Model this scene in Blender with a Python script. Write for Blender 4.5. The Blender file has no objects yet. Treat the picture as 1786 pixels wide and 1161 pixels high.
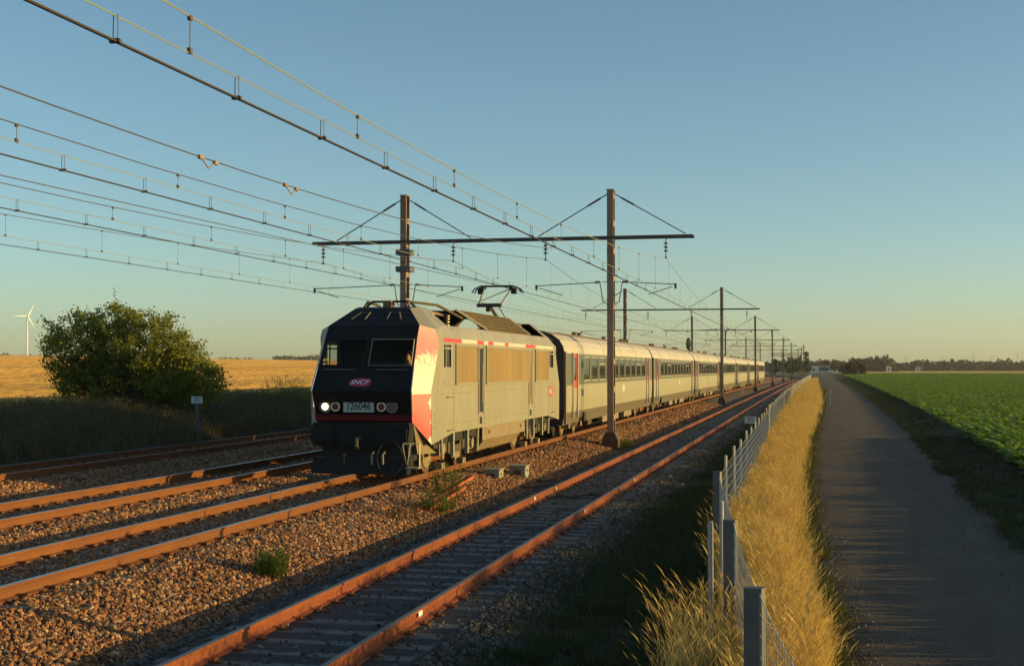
import bpy, bmesh, math, random
import numpy as np
from mathutils import Vector, Matrix
random.seed(7); rng = np.random.default_rng(7)
S = bpy.context.scene
R = math.radians
# ------------------------------------------------------------------ camera, sky, sun, exposure
cam = bpy.data.objects.new('camera', bpy.data.cameras.new('camera')); S.collection.objects.link(cam)
cam.data.sensor_width = 36; cam.data.lens = 2400 / 1786 * 36
cam.data.clip_start = 0.1; cam.data.clip_end = 20000
CAMZ = 2.47
cam.location = (0, 0, CAMZ); cam.rotation_euler = (R(90 + 1.47), 0, R(12.35))
S.camera = cam
SUN_EL, SUN_AZ = 6.4, 6.0      # elevation; azimuth: degrees from +X towards +Y
W = bpy.data.worlds.new('World'); S.world = W; W.use_nodes = True
nt = W.node_tree; sky = nt.nodes.new('ShaderNodeTexSky'); sky.sky_type = 'NISHITA'; sky.sun_disc = False
sky.sun_elevation = R(SUN_EL); sky.sun_rotation = R(90 - SUN_AZ)
sky.air_density = 0.75; sky.dust_density = 0.6; sky.ozone_density = 1.9
tint = nt.nodes.new('ShaderNodeMix'); tint.data_type = 'RGBA'; tint.blend_type = 'MULTIPLY'; tint.inputs[0].default_value = 1; tint.inputs[7].default_value = (0.94, 1.03, 0.94, 1)   # the photograph's warm white balance
nt.links.new(sky.outputs[0], tint.inputs[6]); nt.links.new(tint.outputs[2], nt.nodes['Background'].inputs[0]); nt.nodes['Background'].inputs[1].default_value = 0.15
sl = bpy.data.lights.new('sun', 'SUN'); sl.energy = 5.0; sl.angle = R(0.55); sl.color = (1.0, 0.69, 0.20)
so = bpy.data.objects.new('sun', sl); S.collection.objects.link(so)
sd = Vector((math.cos(R(SUN_AZ)) * math.cos(R(SUN_EL)), math.sin(R(SUN_AZ)) * math.cos(R(SUN_EL)), math.sin(R(SUN_EL))))
so.rotation_euler = sd.to_track_quat('Z', 'Y').to_euler(); so.location = (30, 10, 20)
S.view_settings.view_transform = 'Standard'; S.view_settings.look = 'None'
S.view_settings.exposure = 0.5; S.view_settings.gamma = 1

# ------------------------------------------------------------------ materials
M = {}
def mat(name, col, rough=0.8, metal=0.0, noise=0.0, scale=8.0, col2=None, bump=0.0, bscale=None, spec=0.5, rnd=0.0, stretch=None, detail=4, emit=None, bdist=0.03):
    m = bpy.data.materials.new(name); m.use_nodes = True; t = m.node_tree; b = t.nodes['Principled BSDF']
    b.inputs['Roughness'].default_value = rough; b.inputs['Metallic'].default_value = metal
    b.inputs['Specular IOR Level'].default_value = spec
    c = (*col, 1); b.inputs['Base Color'].default_value = c
    if emit: b.inputs['Emission Color'].default_value = (*emit[0], 1); b.inputs['Emission Strength'].default_value = emit[1]
    N = t.nodes.new; L = t.links.new
    co = None
    if noise or bump:
        tc = N('ShaderNodeTexCoord'); mp = N('ShaderNodeMapping'); L(tc.outputs['Object'], mp.inputs[0])
        if stretch: mp.inputs['Scale'].default_value = stretch
        co = mp.outputs[0]
    out = None
    if noise:
        n = N('ShaderNodeTexNoise'); n.inputs['Scale'].default_value = scale; n.inputs['Detail'].default_value = detail; n.inputs['Roughness'].default_value = 0.65
        L(co, n.inputs['Vector'])
        r = N('ShaderNodeValToRGB'); r.color_ramp.elements[0].position = 0.5 - 0.5 * (1 - noise) * 0.5 - 0.08; r.color_ramp.elements[1].position = 0.5 + 0.5 * (1 - noise) * 0.5 + 0.08
        c2 = col2 if col2 else tuple(x * 0.45 for x in col)
        r.color_ramp.elements[0].color = (*c2, 1); r.color_ramp.elements[1].color = c
        L(n.outputs[0], r.inputs[0]); out = r.outputs[0]
    if rnd:
        oi = N('ShaderNodeObjectInfo'); mr = N('ShaderNodeMapRange'); mr.inputs[3].default_value = 1 - rnd; mr.inputs[4].default_value = 1 + rnd
        L(oi.outputs['Random'], mr.inputs[0])
        mx = N('ShaderNodeMix'); mx.data_type = 'RGBA'; mx.blend_type = 'MULTIPLY'; mx.inputs[0].default_value = 1
        if out: L(out, mx.inputs[6])
        else: mx.inputs[6].default_value = c
        L(mr.outputs[0], mx.inputs[7]); out = mx.outputs[2]
    if out: L(out, b.inputs['Base Color'])
    if bump:
        n2 = N('ShaderNodeTexNoise'); n2.inputs['Scale'].default_value = bscale or scale * 3; n2.inputs['Detail'].default_value = 5
        L(co, n2.inputs['Vector']); bp = N('ShaderNodeBump'); bp.inputs['Strength'].default_value = bump; bp.inputs['Distance'].default_value = bdist
        L(n2.outputs[0], bp.inputs['Height']); L(bp.outputs[0], b.inputs['Normal'])
    M[name] = m; return m
def leafmat(name, col, col2, trans=0.35, rough=0.6):
    m = bpy.data.materials.new(name); m.use_nodes = True; t = m.node_tree; N = t.nodes.new; L = t.links.new
    b = t.nodes['Principled BSDF']; b.inputs['Roughness'].default_value = rough; b.inputs['Specular IOR Level'].default_value = 0.3
    oi = N('ShaderNodeObjectInfo'); geo = N('ShaderNodeNewGeometry'); ad = N('ShaderNodeMath'); ad.operation = 'ADD'
    L(oi.outputs['Random'], ad.inputs[0]); L(geo.outputs['Random Per Island'], ad.inputs[1])
    ml = N('ShaderNodeMath'); ml.operation = 'MULTIPLY'; ml.inputs[1].default_value = 0.5; L(ad.outputs[0], ml.inputs[0])
    r = N('ShaderNodeValToRGB'); r.color_ramp.elements[0].color = (*col2, 1); r.color_ramp.elements[1].color = (*col, 1)
    r.color_ramp.elements[0].position = 0.15; r.color_ramp.elements[1].position = 0.85
    L(ml.outputs[0], r.inputs[0]); L(r.outputs[0], b.inputs['Base Color'])
    tr = N('ShaderNodeBsdfTranslucent'); L(r.outputs[0], tr.inputs[0]); ms = N('ShaderNodeMixShader'); ms.inputs[0].default_value = trans
    L(b.outputs[0], ms.inputs[1]); L(tr.outputs[0], ms.inputs[2]); L(ms.outputs[0], t.nodes['Material Output'].inputs[0])
    M[name] = m; return m
def glassmat(name, tint=(0.75, 0.8, 0.8), refl=(0.9, 0.9, 0.9), ior=1.5):
    m = bpy.data.materials.new(name); m.use_nodes = True; t = m.node_tree; N = t.nodes.new; L = t.links.new
    t.nodes.remove(t.nodes['Principled BSDF'])
    a = N('ShaderNodeBsdfTransparent'); a.inputs[0].default_value = (*tint, 1); g = N('ShaderNodeBsdfGlossy'); g.inputs['Roughness'].default_value = 0.02; g.inputs[0].default_value = (*refl, 1)
    f = N('ShaderNodeFresnel'); f.inputs[0].default_value = ior; ms = N('ShaderNodeMixShader')
    L(f.outputs[0], ms.inputs[0]); L(a.outputs[0], ms.inputs[1]); L(g.outputs[0], ms.inputs[2]); L(ms.outputs[0], t.nodes['Material Output'].inputs[0])
    M[name] = m; return m
mat('ballast', (0.12, 0.08, 0.05), 0.95, noise=0.5, scale=9, col2=(0.035, 0.025, 0.018), bump=1.0, bscale=22)
mat('ballast_grey', (0.07, 0.063, 0.055), 0.95, noise=0.5, scale=9, col2=(0.025, 0.023, 0.021), bump=1.0, bscale=22)
mat('stone', (0.38, 0.18, 0.075), 0.9, noise=0.5, scale=14, col2=(0.19, 0.085, 0.036), rnd=0.55)
mat('stone_pale', (0.46, 0.32, 0.19), 0.9, noise=0.5, scale=14, col2=(0.3, 0.18, 0.1), rnd=0.3)
mat('stone_dark', (0.13, 0.075, 0.045), 0.9, noise=0.5, scale=14, col2=(0.07, 0.04, 0.028), rnd=0.4)
mat('stone_rusty', (0.32, 0.13, 0.05), 0.9, noise=0.5, scale=14, col2=(0.18, 0.07, 0.03), rnd=0.4)
mat('stone_grey', (0.15, 0.13, 0.105), 0.9, noise=0.5, scale=14, col2=(0.07, 0.06, 0.052), rnd=0.6)
mat('rust', (0.205, 0.070, 0.014), 0.85, noise=0.2, scale=4, col2=(0.12, 0.036, 0.010), bump=0.25, bscale=30, stretch=(1, 0.25, 1))
mat('rust_red', (0.27, 0.066, 0.016), 0.85, noise=0.35, scale=5, col2=(0.16, 0.04, 0.012), bump=0.3, bscale=30, stretch=(1, 0.25, 1))
mat('rail_steel', (0.42, 0.41, 0.40), 0.32, metal=0.9)
mat('rail_steel_dull', (0.20, 0.17, 0.15), 0.5, metal=0.6)
mat('sleeper', (0.20, 0.19, 0.165), 0.9, noise=0.4, scale=6, col2=(0.10, 0.09, 0.075), bump=0.5, bscale=20, stretch=(0.4, 3, 1))
mat('iron_dark', (0.055, 0.04, 0.032), 0.75, noise=0.4, scale=9, col2=(0.12, 0.05, 0.02))
mat('wire', (0.10, 0.085, 0.07), 0.6, metal=0.3)
mat('wire_pale', (0.30, 0.30, 0.22), 0.6, metal=0.2)
mat('galv', (0.13, 0.13, 0.125), 0.6, metal=0.1, noise=0.4, scale=7, col2=(0.085, 0.085, 0.08))
mat('stake_steel', (0.36, 0.35, 0.32), 0.5, metal=0.2)
mat('mast_steel', (0.31, 0.265, 0.21), 0.8, noise=0.3, scale=2.2, col2=(0.19, 0.075, 0.03), bump=0.2, bscale=14, stretch=(1, 1, 0.35))
mat('beam_steel', (0.09, 0.08, 0.07), 0.7, noise=0.4, scale=3)
mat('concrete', (0.22, 0.20, 0.17), 0.9, noise=0.3, scale=5, bump=0.4, bscale=20)
mat('concrete_pale', (0.33, 0.33, 0.26), 0.9, noise=0.3, scale=5, col2=(0.2, 0.2, 0.15), bump=0.3)
mat('insulator', (0.10, 0.05, 0.03), 0.3)
def path_mat():
    m = mat('path', (0.115, 0.080, 0.050), 0.95, noise=0.15, scale=0.45, col2=(0.06, 0.043, 0.028), bump=0.9, bscale=45, detail=9); t = m.node_tree; N = t.nodes.new; L = t.links.new; b = t.nodes['Principled BSDF']
    src = b.inputs['Base Color'].links[0].from_socket; tc = N('ShaderNodeTexCoord')
    def layer(src, scale, stretch, p0, p1, c0, c1, detail=3):
        mp = N('ShaderNodeMapping'); mp.inputs['Scale'].default_value = stretch; L(tc.outputs['Object'], mp.inputs[0]); n = N('ShaderNodeTexNoise'); n.inputs['Scale'].default_value = scale; n.inputs['Detail'].default_value = detail; L(mp.outputs[0], n.inputs['Vector'])
        r = N('ShaderNodeValToRGB'); r.color_ramp.elements[0].position = p0; r.color_ramp.elements[1].position = p1; r.color_ramp.elements[0].color = (c0, c0, c0, 1); r.color_ramp.elements[1].color = (c1, c1, c1, 1); L(n.outputs[0], r.inputs[0])
        x = N('ShaderNodeMix'); x.data_type = 'RGBA'; x.blend_type = 'MULTIPLY'; x.inputs[0].default_value = 1; L(src, x.inputs[6]); L(r.outputs[0], x.inputs[7]); return x.outputs[2]
    src = layer(src, 55, (1, 1, 1), .35, .65, .45, 1.5)          # stone chips in the tarmac
    src = layer(src, 1.0, (1.3, .55, 1), .62, .70, 1.0, .45, 5)   # oily stains and patches
    src = layer(src, 2.2, (1, .12, 1), .35, .6, .8, 1.1)          # wheel tracks
    L(src, b.inputs['Base Color'])
path_mat()
mat('verge', (0.045, 0.042, 0.02), 0.95, noise=0.4, scale=1.5, col2=(0.03, 0.035, 0.013), bump=1.0, bscale=12)
mat('dry_ground', (0.07, 0.055, 0.025), 0.95, noise=0.4, scale=2, col2=(0.025, 0.025, 0.01), bump=1.0, bscale=14)
mat('stubble', (0.68, 0.40, 0.08), 0.95, noise=0.35, scale=0.06, col2=(0.50, 0.25, 0.035), bump=1.0, bscale=3.0, stretch=(1.0, 0.2, 1), detail=8, bdist=0.25)
mat('soil', (0.07, 0.085, 0.02), 0.95, noise=0.4, scale=1, col2=(0.03, 0.03, 0.012), bump=1.0, bscale=3)
mat('crop_far', (0.17, 0.24, 0.025), 0.8, noise=0.4, scale=0.6, col2=(0.04, 0.075, 0.012), bump=1.0, bscale=2.2)
leafmat('beet', (0.28, 0.39, 0.03), (0.13, 0.23, 0.018), 0.45, 0.45)
leafmat('dry_grass', (0.80, 0.58, 0.19), (0.50, 0.32, 0.08), 0.4)
leafmat('bank_grass', (0.25, 0.195, 0.085), (0.09, 0.075, 0.03), 0.4)
leafmat('green_grass', (0.075, 0.09, 0.02), (0.03, 0.04, 0.01), 0.4)
leafmat('weed', (0.28, 0.32, 0.045), (0.12, 0.17, 0.025), 0.4)
leafmat('bush_leaf', (0.27, 0.28, 0.04), (0.095, 0.115, 0.02), 0.4)
leafmat('far_leaf', (0.075, 0.08, 0.035), (0.045, 0.05, 0.022), 0.2)
leafmat('far_dark_leaf', (0.06, 0.035, 0.02), (0.03, 0.025, 0.012), 0.2)
mat('bark', (0.09, 0.065, 0.045), 0.9, noise=0.4, scale=8, bump=0.5)
mat('loco_grey', (0.285, 0.265, 0.20), 0.5, noise=0.15, scale=2.4, col2=(0.225, 0.20, 0.14), stretch=(1, 1, 0.3))
mat('loco_roof', (0.30, 0.285, 0.245), 0.5, noise=0.3, scale=2, col2=(0.22, 0.20, 0.165))
mat('loco_black', (0.007, 0.0075, 0.009), 0.5, noise=0.3, scale=3, col2=(0.012, 0.011, 0.011), spec=0.25)
mat('loco_magenta', (0.55, 0.045, 0.075), 0.45)
mat('stripe_white', (0.55, 0.49, 0.41), 0.5)
mat('louvre', (0.26, 0.165, 0.055), 0.65, noise=0.3, scale=1.2, col2=(0.16, 0.09, 0.028), stretch=(1, 1.2, 0.15))
mat('mesh_brown', (0.17, 0.125, 0.065), 0.7, noise=0.3, scale=3, col2=(0.11, 0.08, 0.04))
mat('dark', (0.012, 0.011, 0.011), 0.7)
mat('cab_grey', (0.045, 0.05, 0.05), 0.8)
mat('under', (0.045, 0.035, 0.027), 0.8, noise=0.4, scale=5, col2=(0.10, 0.07, 0.04))
mat('under_tan', (0.26, 0.20, 0.125), 0.75, noise=0.35, scale=3, col2=(0.17, 0.12, 0.07))
mat('fairing', (0.008, 0.008, 0.009), 0.8, noise=0.3, scale=4, col2=(0.028, 0.028, 0.028), detail=7, spec=0.2)
mat('red_dark', (0.16, 0.012, 0.02), 0.5)
mat('logo_red', (0.45, 0.02, 0.06), 0.4)
mat('plate', (0.42, 0.45, 0.42), 0.5)
mat('white_letter', (0.75, 0.75, 0.78), 0.5)
mat('black_letter', (0.02, 0.02, 0.02), 0.6)
mat('faint_letter', (0.33, 0.31, 0.25), 0.6)
mat('chrome', (0.6, 0.6, 0.58), 0.25, metal=0.9)
mat('lens_red', (0.12, 0.015, 0.02), 0.15)
mat('lens_clear', (0.10, 0.10, 0.10), 0.12)
mat('lamp_on', (1, 0.85, 0.6), 0.3, emit=((1, 0.74, 0.40), 7))
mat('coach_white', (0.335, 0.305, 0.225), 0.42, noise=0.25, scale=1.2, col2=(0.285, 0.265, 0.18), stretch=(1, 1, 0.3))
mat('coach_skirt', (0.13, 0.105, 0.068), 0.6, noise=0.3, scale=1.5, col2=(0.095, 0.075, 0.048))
mat('coach_band', (0.13, 0.13, 0.09), 0.35)
mat('coach_roof', (0.50, 0.45, 0.385), 0.45, noise=0.3, scale=1.0, col2=(0.42, 0.37, 0.29), stretch=(1, 0.3, 1))
mat('coach_roof_top', (0.42, 0.32, 0.19), 0.7, noise=0.3, scale=1.4, col2=(0.26, 0.18, 0.09), stretch=(1, 0.3, 1))
mat('coach_glass', (0.014, 0.018, 0.014), 0.03, spec=0.45)
mat('coach_red', (0.42, 0.06, 0.045), 0.45)
mat('frame_alu', (0.36, 0.33, 0.25), 0.45, metal=0.2)
mat('bellows', (0.05, 0.042, 0.036), 0.85)
mat('sign_white', (0.55, 0.55, 0.52), 0.6)
mat('turbine', (0.78, 0.76, 0.74), 0.5)
mat('house_white', (0.72, 0.68, 0.60), 0.8); mat('house_roof', (0.28, 0.13, 0.08), 0.8); mat('house_window', (0.05, 0.05, 0.06), 0.3)
mat('pylon', (0.28, 0.28, 0.27), 0.6, metal=0.3)
mat('skin', (0.50, 0.27, 0.17), 0.6); mat('shirt', (0.05, 0.06, 0.09), 0.9); mat('hair', (0.03, 0.02, 0.015), 0.8)
mat('orange_channel', (0.50, 0.11, 0.03), 0.75, noise=0.3, scale=4, col2=(0.3, 0.07, 0.02))
def corner_paint():
    m = bpy.data.materials.new('corner_paint'); m.use_nodes = True; t = m.node_tree; N = t.nodes.new; L = t.links.new; b = t.nodes['Principled BSDF']; b.inputs['Roughness'].default_value = .45
    tc = N('ShaderNodeTexCoord'); sp = N('ShaderNodeSeparateXYZ'); L(tc.outputs['Object'], sp.inputs[0])
    n = N('ShaderNodeTexNoise'); n.inputs['Scale'].default_value = 6; n.inputs['Detail'].default_value = 8; n.inputs['Roughness'].default_value = .85; L(tc.outputs['Object'], n.inputs['Vector'])
    ad = N('ShaderNodeMath'); ad.operation = 'MULTIPLY_ADD'; ad.inputs[1].default_value = 2.4; L(n.outputs[0], ad.inputs[0]); L(sp.outputs[2], ad.inputs[2])
    # worn decal: magenta above, white weathered field in the middle, clean red below
    r = N('ShaderNodeValToRGB'); e = r.color_ramp.elements; mr = N('ShaderNodeMapRange'); mr.inputs[1].default_value = 1.45; mr.inputs[2].default_value = 5.05; L(ad.outputs[0], mr.inputs[0])
    e[0].position = 0; e[0].color = (.50, .03, .045, 1); e[1].position = 1; e[1].color = (.46, .13, .16, 1)
    L(mr.outputs[0], r.inputs[0]); r.color_ramp.interpolation = 'CONSTANT'
    a = r.color_ramp.elements.new(0.69); a.color = (.46, .13, .16, 1)
    w = r.color_ramp.elements.new(0.02); w.color = (.62, .55, .45, 1)
    # the lower red ends on a clean edge at z = 1.95
    st = N('ShaderNodeMath'); st.operation = 'LESS_THAN'; st.inputs[1].default_value = 1.90; L(sp.outputs[2], st.inputs[0])
    n2 = N('ShaderNodeTexNoise'); n2.inputs['Scale'].default_value = 2.2; n2.inputs['Detail'].default_value = 5; L(tc.outputs['Object'], n2.inputs['Vector'])
    c2 = N('ShaderNodeMath'); c2.operation = 'MULTIPLY_ADD'; c2.inputs[1].default_value = .35; L(n2.outputs[0], c2.inputs[0]); L(sp.outputs[0], c2.inputs[2])
    lt = N('ShaderNodeMath'); lt.operation = 'LESS_THAN'; lt.inputs[1].default_value = 1.55; L(c2.outputs[0], lt.inputs[0])
    mm = N('ShaderNodeMath'); mm.operation = 'MULTIPLY'; L(st.outputs[0], mm.inputs[0]); L(lt.outputs[0], mm.inputs[1])
    wh = N('ShaderNodeMix'); wh.data_type = 'RGBA'; wh.inputs[6].default_value = (.62, .55, .45, 1); wh.inputs[7].default_value = (.46, .025, .05, 1)
    L(lt.outputs[0], wh.inputs[0])
    mx = N('ShaderNodeMix'); mx.data_type = 'RGBA'; L(st.outputs[0], mx.inputs[0]); L(r.outputs[0], mx.inputs[6]); L(wh.outputs[2], mx.inputs[7])
    L(mx.outputs[2], b.inputs['Base Color']); M['corner_paint'] = m
corner_paint()
glassmat('windscreen', (0.7, 0.74, 0.72), ior=1.22)
glassmat('clear_glass', (0.8, 0.85, 0.82))

# ------------------------------------------------------------------ mesh helpers
COL = S.collection
def wloc(o):
    v = Vector((0, 0, 0))
    while o is not None: v = v + o.location; o = o.parent
    return v
class MB:
    def __init__(s): s.v = []; s.f = []
    def add(s, vs, fs):
        n = len(s.v); s.v.extend([tuple(p) for p in vs]); s.f.extend([tuple(i + n for i in f) for f in fs]); return s
    def box(s, a, b):
        x0, y0, z0 = a; x1, y1, z1 = b
        return s.add([(x0, y0, z0), (x1, y0, z0), (x1, y1, z0), (x0, y1, z0), (x0, y0, z1), (x1, y0, z1), (x1, y1, z1), (x0, y1, z1)],
                     [(0, 3, 2, 1), (4, 5, 6, 7), (0, 1, 5, 4), (1, 2, 6, 5), (2, 3, 7, 6), (3, 0, 4, 7)])
    def cbox(s, c, d): return s.box([c[i] - d[i] / 2 for i in range(3)], [c[i] + d[i] / 2 for i in range(3)])
    def tube(s, pts, r, n=6, caps=True):
        pts = [Vector(p) for p in pts]; k = len(pts); rs = r if isinstance(r, (list, tuple)) else [r] * k
        base = len(s.v); prev = None
        for i, p in enumerate(pts):
            d = (pts[min(i + 1, k - 1)] - pts[max(i - 1, 0)]).normalized()
            if prev is None: u = d.cross(Vector((0, 0, 1)) if abs(d.z) < 0.9 else Vector((1, 0, 0))).normalized()
            else: u = (prev - d * prev.dot(d)).normalized()
            prev = u; w = d.cross(u)
            for j in range(n):
                a = 2 * math.pi * j / n; s.v.append(tuple(p + (u * math.cos(a) + w * math.sin(a)) * rs[i]))
        for i in range(k - 1):
            for j in range(n):
                a = base + i * n + j; b = base + i * n + (j + 1) % n; s.f.append((a, b, b + n, a + n))
        if caps: s.f.append(tuple(base + j for j in range(n))[::-1]); s.f.append(tuple(base + (k - 1) * n + j for j in range(n)))
        return s
    def prism(s, poly, axis, a, b):      # poly in the two other axes
        def P(p, t): return {'x': (t, p[0], p[1]), 'y': (p[0], t, p[1]), 'z': (p[0], p[1], t)}[axis]
        n = len(poly)
        return s.add([P(p, a) for p in poly] + [P(p, b) for p in poly], [tuple(range(n))[::-1], tuple(range(n, 2 * n))] + [(i, (i + 1) % n, n + (i + 1) % n, n + i) for i in range(n)])
    def quad(s, *p): return s.add(p, [tuple(range(len(p)))])
    def build(s, name, m, parent=None, smooth=False, world=True):
        me = bpy.data.meshes.new(name); off = wloc(parent) if (parent and world) else Vector((0, 0, 0))
        me.from_pydata([(v[0] - off.x, v[1] - off.y, v[2] - off.z) for v in s.v], [], s.f); me.update()
        bm = bmesh.new(); bm.from_mesh(me); bmesh.ops.recalc_face_normals(bm, faces=bm.faces); bm.to_mesh(me); bm.free()
        if smooth: me.polygons.foreach_set('use_smooth', [True] * len(me.polygons))
        me.materials.append(M[m]); o = bpy.data.objects.new(name, me); COL.objects.link(o); o.parent = parent; return o
def tag(o, label=None, cat=None, group=None, kind=None):
    for k, v in (('label', label), ('category', cat), ('group', group), ('kind', kind)):
        if v: o[k] = v
    return o
def thing(name, loc, label, cat, group=None):
    o = bpy.data.objects.new(name, None); COL.objects.link(o); o.location = loc; o.empty_display_size = 0.2; return tag(o, label, cat, group)
def inst(src, parent, loc=None, name=None):
    o = bpy.data.objects.new(name or src.name.split('.')[0], src.data); COL.objects.link(o); o.parent = parent
    if loc is not None: o.location = loc
    return o
def copy_tree(o, parent=None):
    c = o.copy(); COL.objects.link(c); c.parent = parent
    for ch in list(o.children): copy_tree(ch, c)
    return c
def text_mesh(body, name, m, parent, size, M4, shear=0.0, extrude=0.002, sx=1.0):
    cu = bpy.data.curves.new(name, 'FONT'); cu.body = body; cu.size = size; cu.align_x = 'CENTER'; cu.align_y = 'CENTER'; cu.shear = shear; cu.extrude = extrude; cu.offset = size * .012
    t = bpy.data.objects.new('tmp', cu); COL.objects.link(t); dg = bpy.context.evaluated_depsgraph_get()
    me = bpy.data.meshes.new_from_object(t.evaluated_get(dg)); bpy.data.objects.remove(t)
    off = wloc(parent) if parent else Vector((0, 0, 0))
    me.transform(Matrix.Translation(-off) @ M4 @ Matrix.Diagonal((sx, 1, 1, 1))); me.materials.clear(); me.materials.append(M[m])
    o = bpy.data.objects.new(name, me); COL.objects.link(o); o.parent = parent; return o
SRC = {}
def src_obj(name, vs, fs, m):
    me = bpy.data.meshes.new(name); me.from_pydata([tuple(v) for v in vs], [], fs); me.update(); me.materials.append(M[m])
    return bpy.data.objects.new(name, me)
def scatter(name, pts, rots, scl, sources, label, cat):
    n = len(pts); me = bpy.data.meshes.new(name); me.vertices.add(n); me.vertices.foreach_set('co', np.asarray(pts, dtype=np.float32).ravel())
    for nm, tp, dat, key in (('rot', 'FLOAT_VECTOR', rots, 'vector'), ('scl', 'FLOAT', scl, 'value'), ('idx', 'INT', rng.integers(0, len(sources), n), 'value')):
        a = me.attributes.new(nm, tp, 'POINT'); a.data.foreach_set(key, np.asarray(dat, dtype=np.int32 if tp == 'INT' else np.float32).ravel())
    o = bpy.data.objects.new(name, me); COL.objects.link(o)
    c = bpy.data.collections.new(name + '_sources')
    for s_ in sources: c.objects.link(s_)
    g = bpy.data.node_groups.new(name, 'GeometryNodeTree'); g.interface.new_socket('Geometry', in_out='INPUT', socket_type='NodeSocketGeometry'); g.interface.new_socket('Geometry', in_out='OUTPUT', socket_type='NodeSocketGeometry')
    N = g.nodes.new; L = g.links.new; gi = N('NodeGroupInput'); go = N('NodeGroupOutput'); ip = N('GeometryNodeInstanceOnPoints'); ci = N('GeometryNodeCollectionInfo')
    ci.inputs[0].default_value = c; ci.inputs['Separate Children'].default_value = True; ci.inputs['Reset Children'].default_value = True
    def attr(nm, tp): a = N('GeometryNodeInputNamedAttribute'); a.data_type = tp; a.inputs[0].default_value = nm; return a.outputs[0]
    er = N('FunctionNodeEulerToRotation'); L(attr('rot', 'FLOAT_VECTOR'), er.inputs[0])
    L(gi.outputs[0], ip.inputs['Points']); L(ci.outputs[0], ip.inputs['Instance']); ip.inputs['Pick Instance'].default_value = True
    L(attr('idx', 'INT'), ip.inputs['Instance Index']); L(er.outputs[0], ip.inputs['Rotation']); L(attr('scl', 'FLOAT'), ip.inputs['Scale']); L(ip.outputs[0], go.inputs[0])
    md = o.modifiers.new('scatter', 'NODES'); md.node_group = g
    return tag(o, label, cat, kind='stuff')

# ------------------------------------------------------------------ layout functions
def bend(Y):
    Y = np.asarray(Y, dtype=float)
    a = np.where(Y > 100, (np.minimum(Y, 370) - 100) ** 2 / 42000.0, 0.0)
    d = np.maximum(Y - 370, 0)
    return a + d * 540 / 42000.0 - d ** 2 / 1800.0
def bendf(y): return float(bend(y))
TRK = {'D': (-5.27, -0.32), 'C': (-9.77, 0.0), 'B': (-13.34, 0.08), 'A': (-18.55, 0.10)}
PX = [-30.0, -25.0, -24.3, -22.5, -20.9, -20.3, -19.9, -17.1, -16.6, -15.9, -15.3, -14.75, -11.9, -11.5, -11.1, -8.55, -8.35, -7.25, -7.05, -6.85, -6.65, -3.95, -3.6, -2.9, -1.5, 0.0, 3.4, 4.4, 5.6, 7.5]
PZ = [1.00, 0.93, 0.90, 0.55, 0.10, -0.10, -0.09, -0.09, -0.22, -0.28, -0.20, -0.11, -0.11, -0.17, -0.19, -0.19, -0.22, -0.47, -0.60, -0.58, -0.50, -0.50, -0.54, -0.60, -0.55, -0.48, -0.45, -0.40, -0.33, -0.32]
def gz(X): return np.interp(X, PX, PZ)
XL = ([-20, 8, 14, 23, 44, 60, 121, 250, 540, 900], [0.5, .36, .33, .05, -.03, .15, 1.06, 1.9, 3.0, 3.4])
XR = ([-20, 8, 22, 35, 71, 121, 212, 540, 900], [3.3, 3.3, 3.35, 3.5, 4.4, 5.0, 5.3, 6.9, 7.4])
XC = ([-20, 0, 37, 53, 95, 184, 425, 900], [5.1, 5.2, 5.6, 6.1, 7.0, 8.3, 10.6, 12.0])
wob = lambda Y, k, a: a * (np.sin(Y * 0.9 * k) * 0.5 + np.sin(Y * 2.3 * k + 1.3) * 0.3 + np.sin(Y * 5.1 * k + .4) * 0.2)
xl = lambda Y: np.interp(Y, *XL) + wob(Y, 1, 0.10)
xr = lambda Y: np.interp(Y, *XR) + wob(Y, 0.8, 0.12)
xc = lambda Y: np.interp(Y, *XC) + wob(Y, 0.5, 0.10)
def sheet(name, Ys, rows, m, kind='structure', parent=None):
    """rows: list over Y of list of (x,z)"""
    b = MB(); n = len(rows[0])
    for Y, row in zip(Ys, rows): b.v.extend([(x, float(Y), z) for x, z in row])
    for i in range(len(Ys) - 1):
        for j in range(n - 1): a = i * n + j; b.f.append((a, a + 1, a + 1 + n, a + n))
    o = b.build(name, m, parent, smooth=True); return tag(o, kind=kind)
YN = np.concatenate([np.arange(-30, 60, 1.0), np.arange(60, 200, 4.0), np.arange(200, 700, 12.0), [700, 800, 1000, 1400, 2000, 3000, 5000]])
nearb = lambda Y: bendf(min(Y, 700))
def strip(name, xs, m, jit=0.0):
    rows = []
    for Y in YN:
        b_ = nearb(Y); rows.append([(x + b_, float(gz(x)) + (jit * random.uniform(-1, 1) if 0 < k < len(xs) - 1 else 0)) for k, x in enumerate(xs)])
    return sheet(name, YN, rows, m)
strip('ballast_bed', [x for x in PX if -20.3 <= x <= -6.85], 'ballast', 0.012)
strip('siding_bed', [-6.85, -6.65, -5.9, -5.2, -4.6, -3.95, -3.6, -2.9], 'ballast_grey', 0.01)
strip('embankment', [-25.0, -24.3, -23.4, -22.5, -21.7, -20.9, -20.3], 'verge', 0.05)
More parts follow.
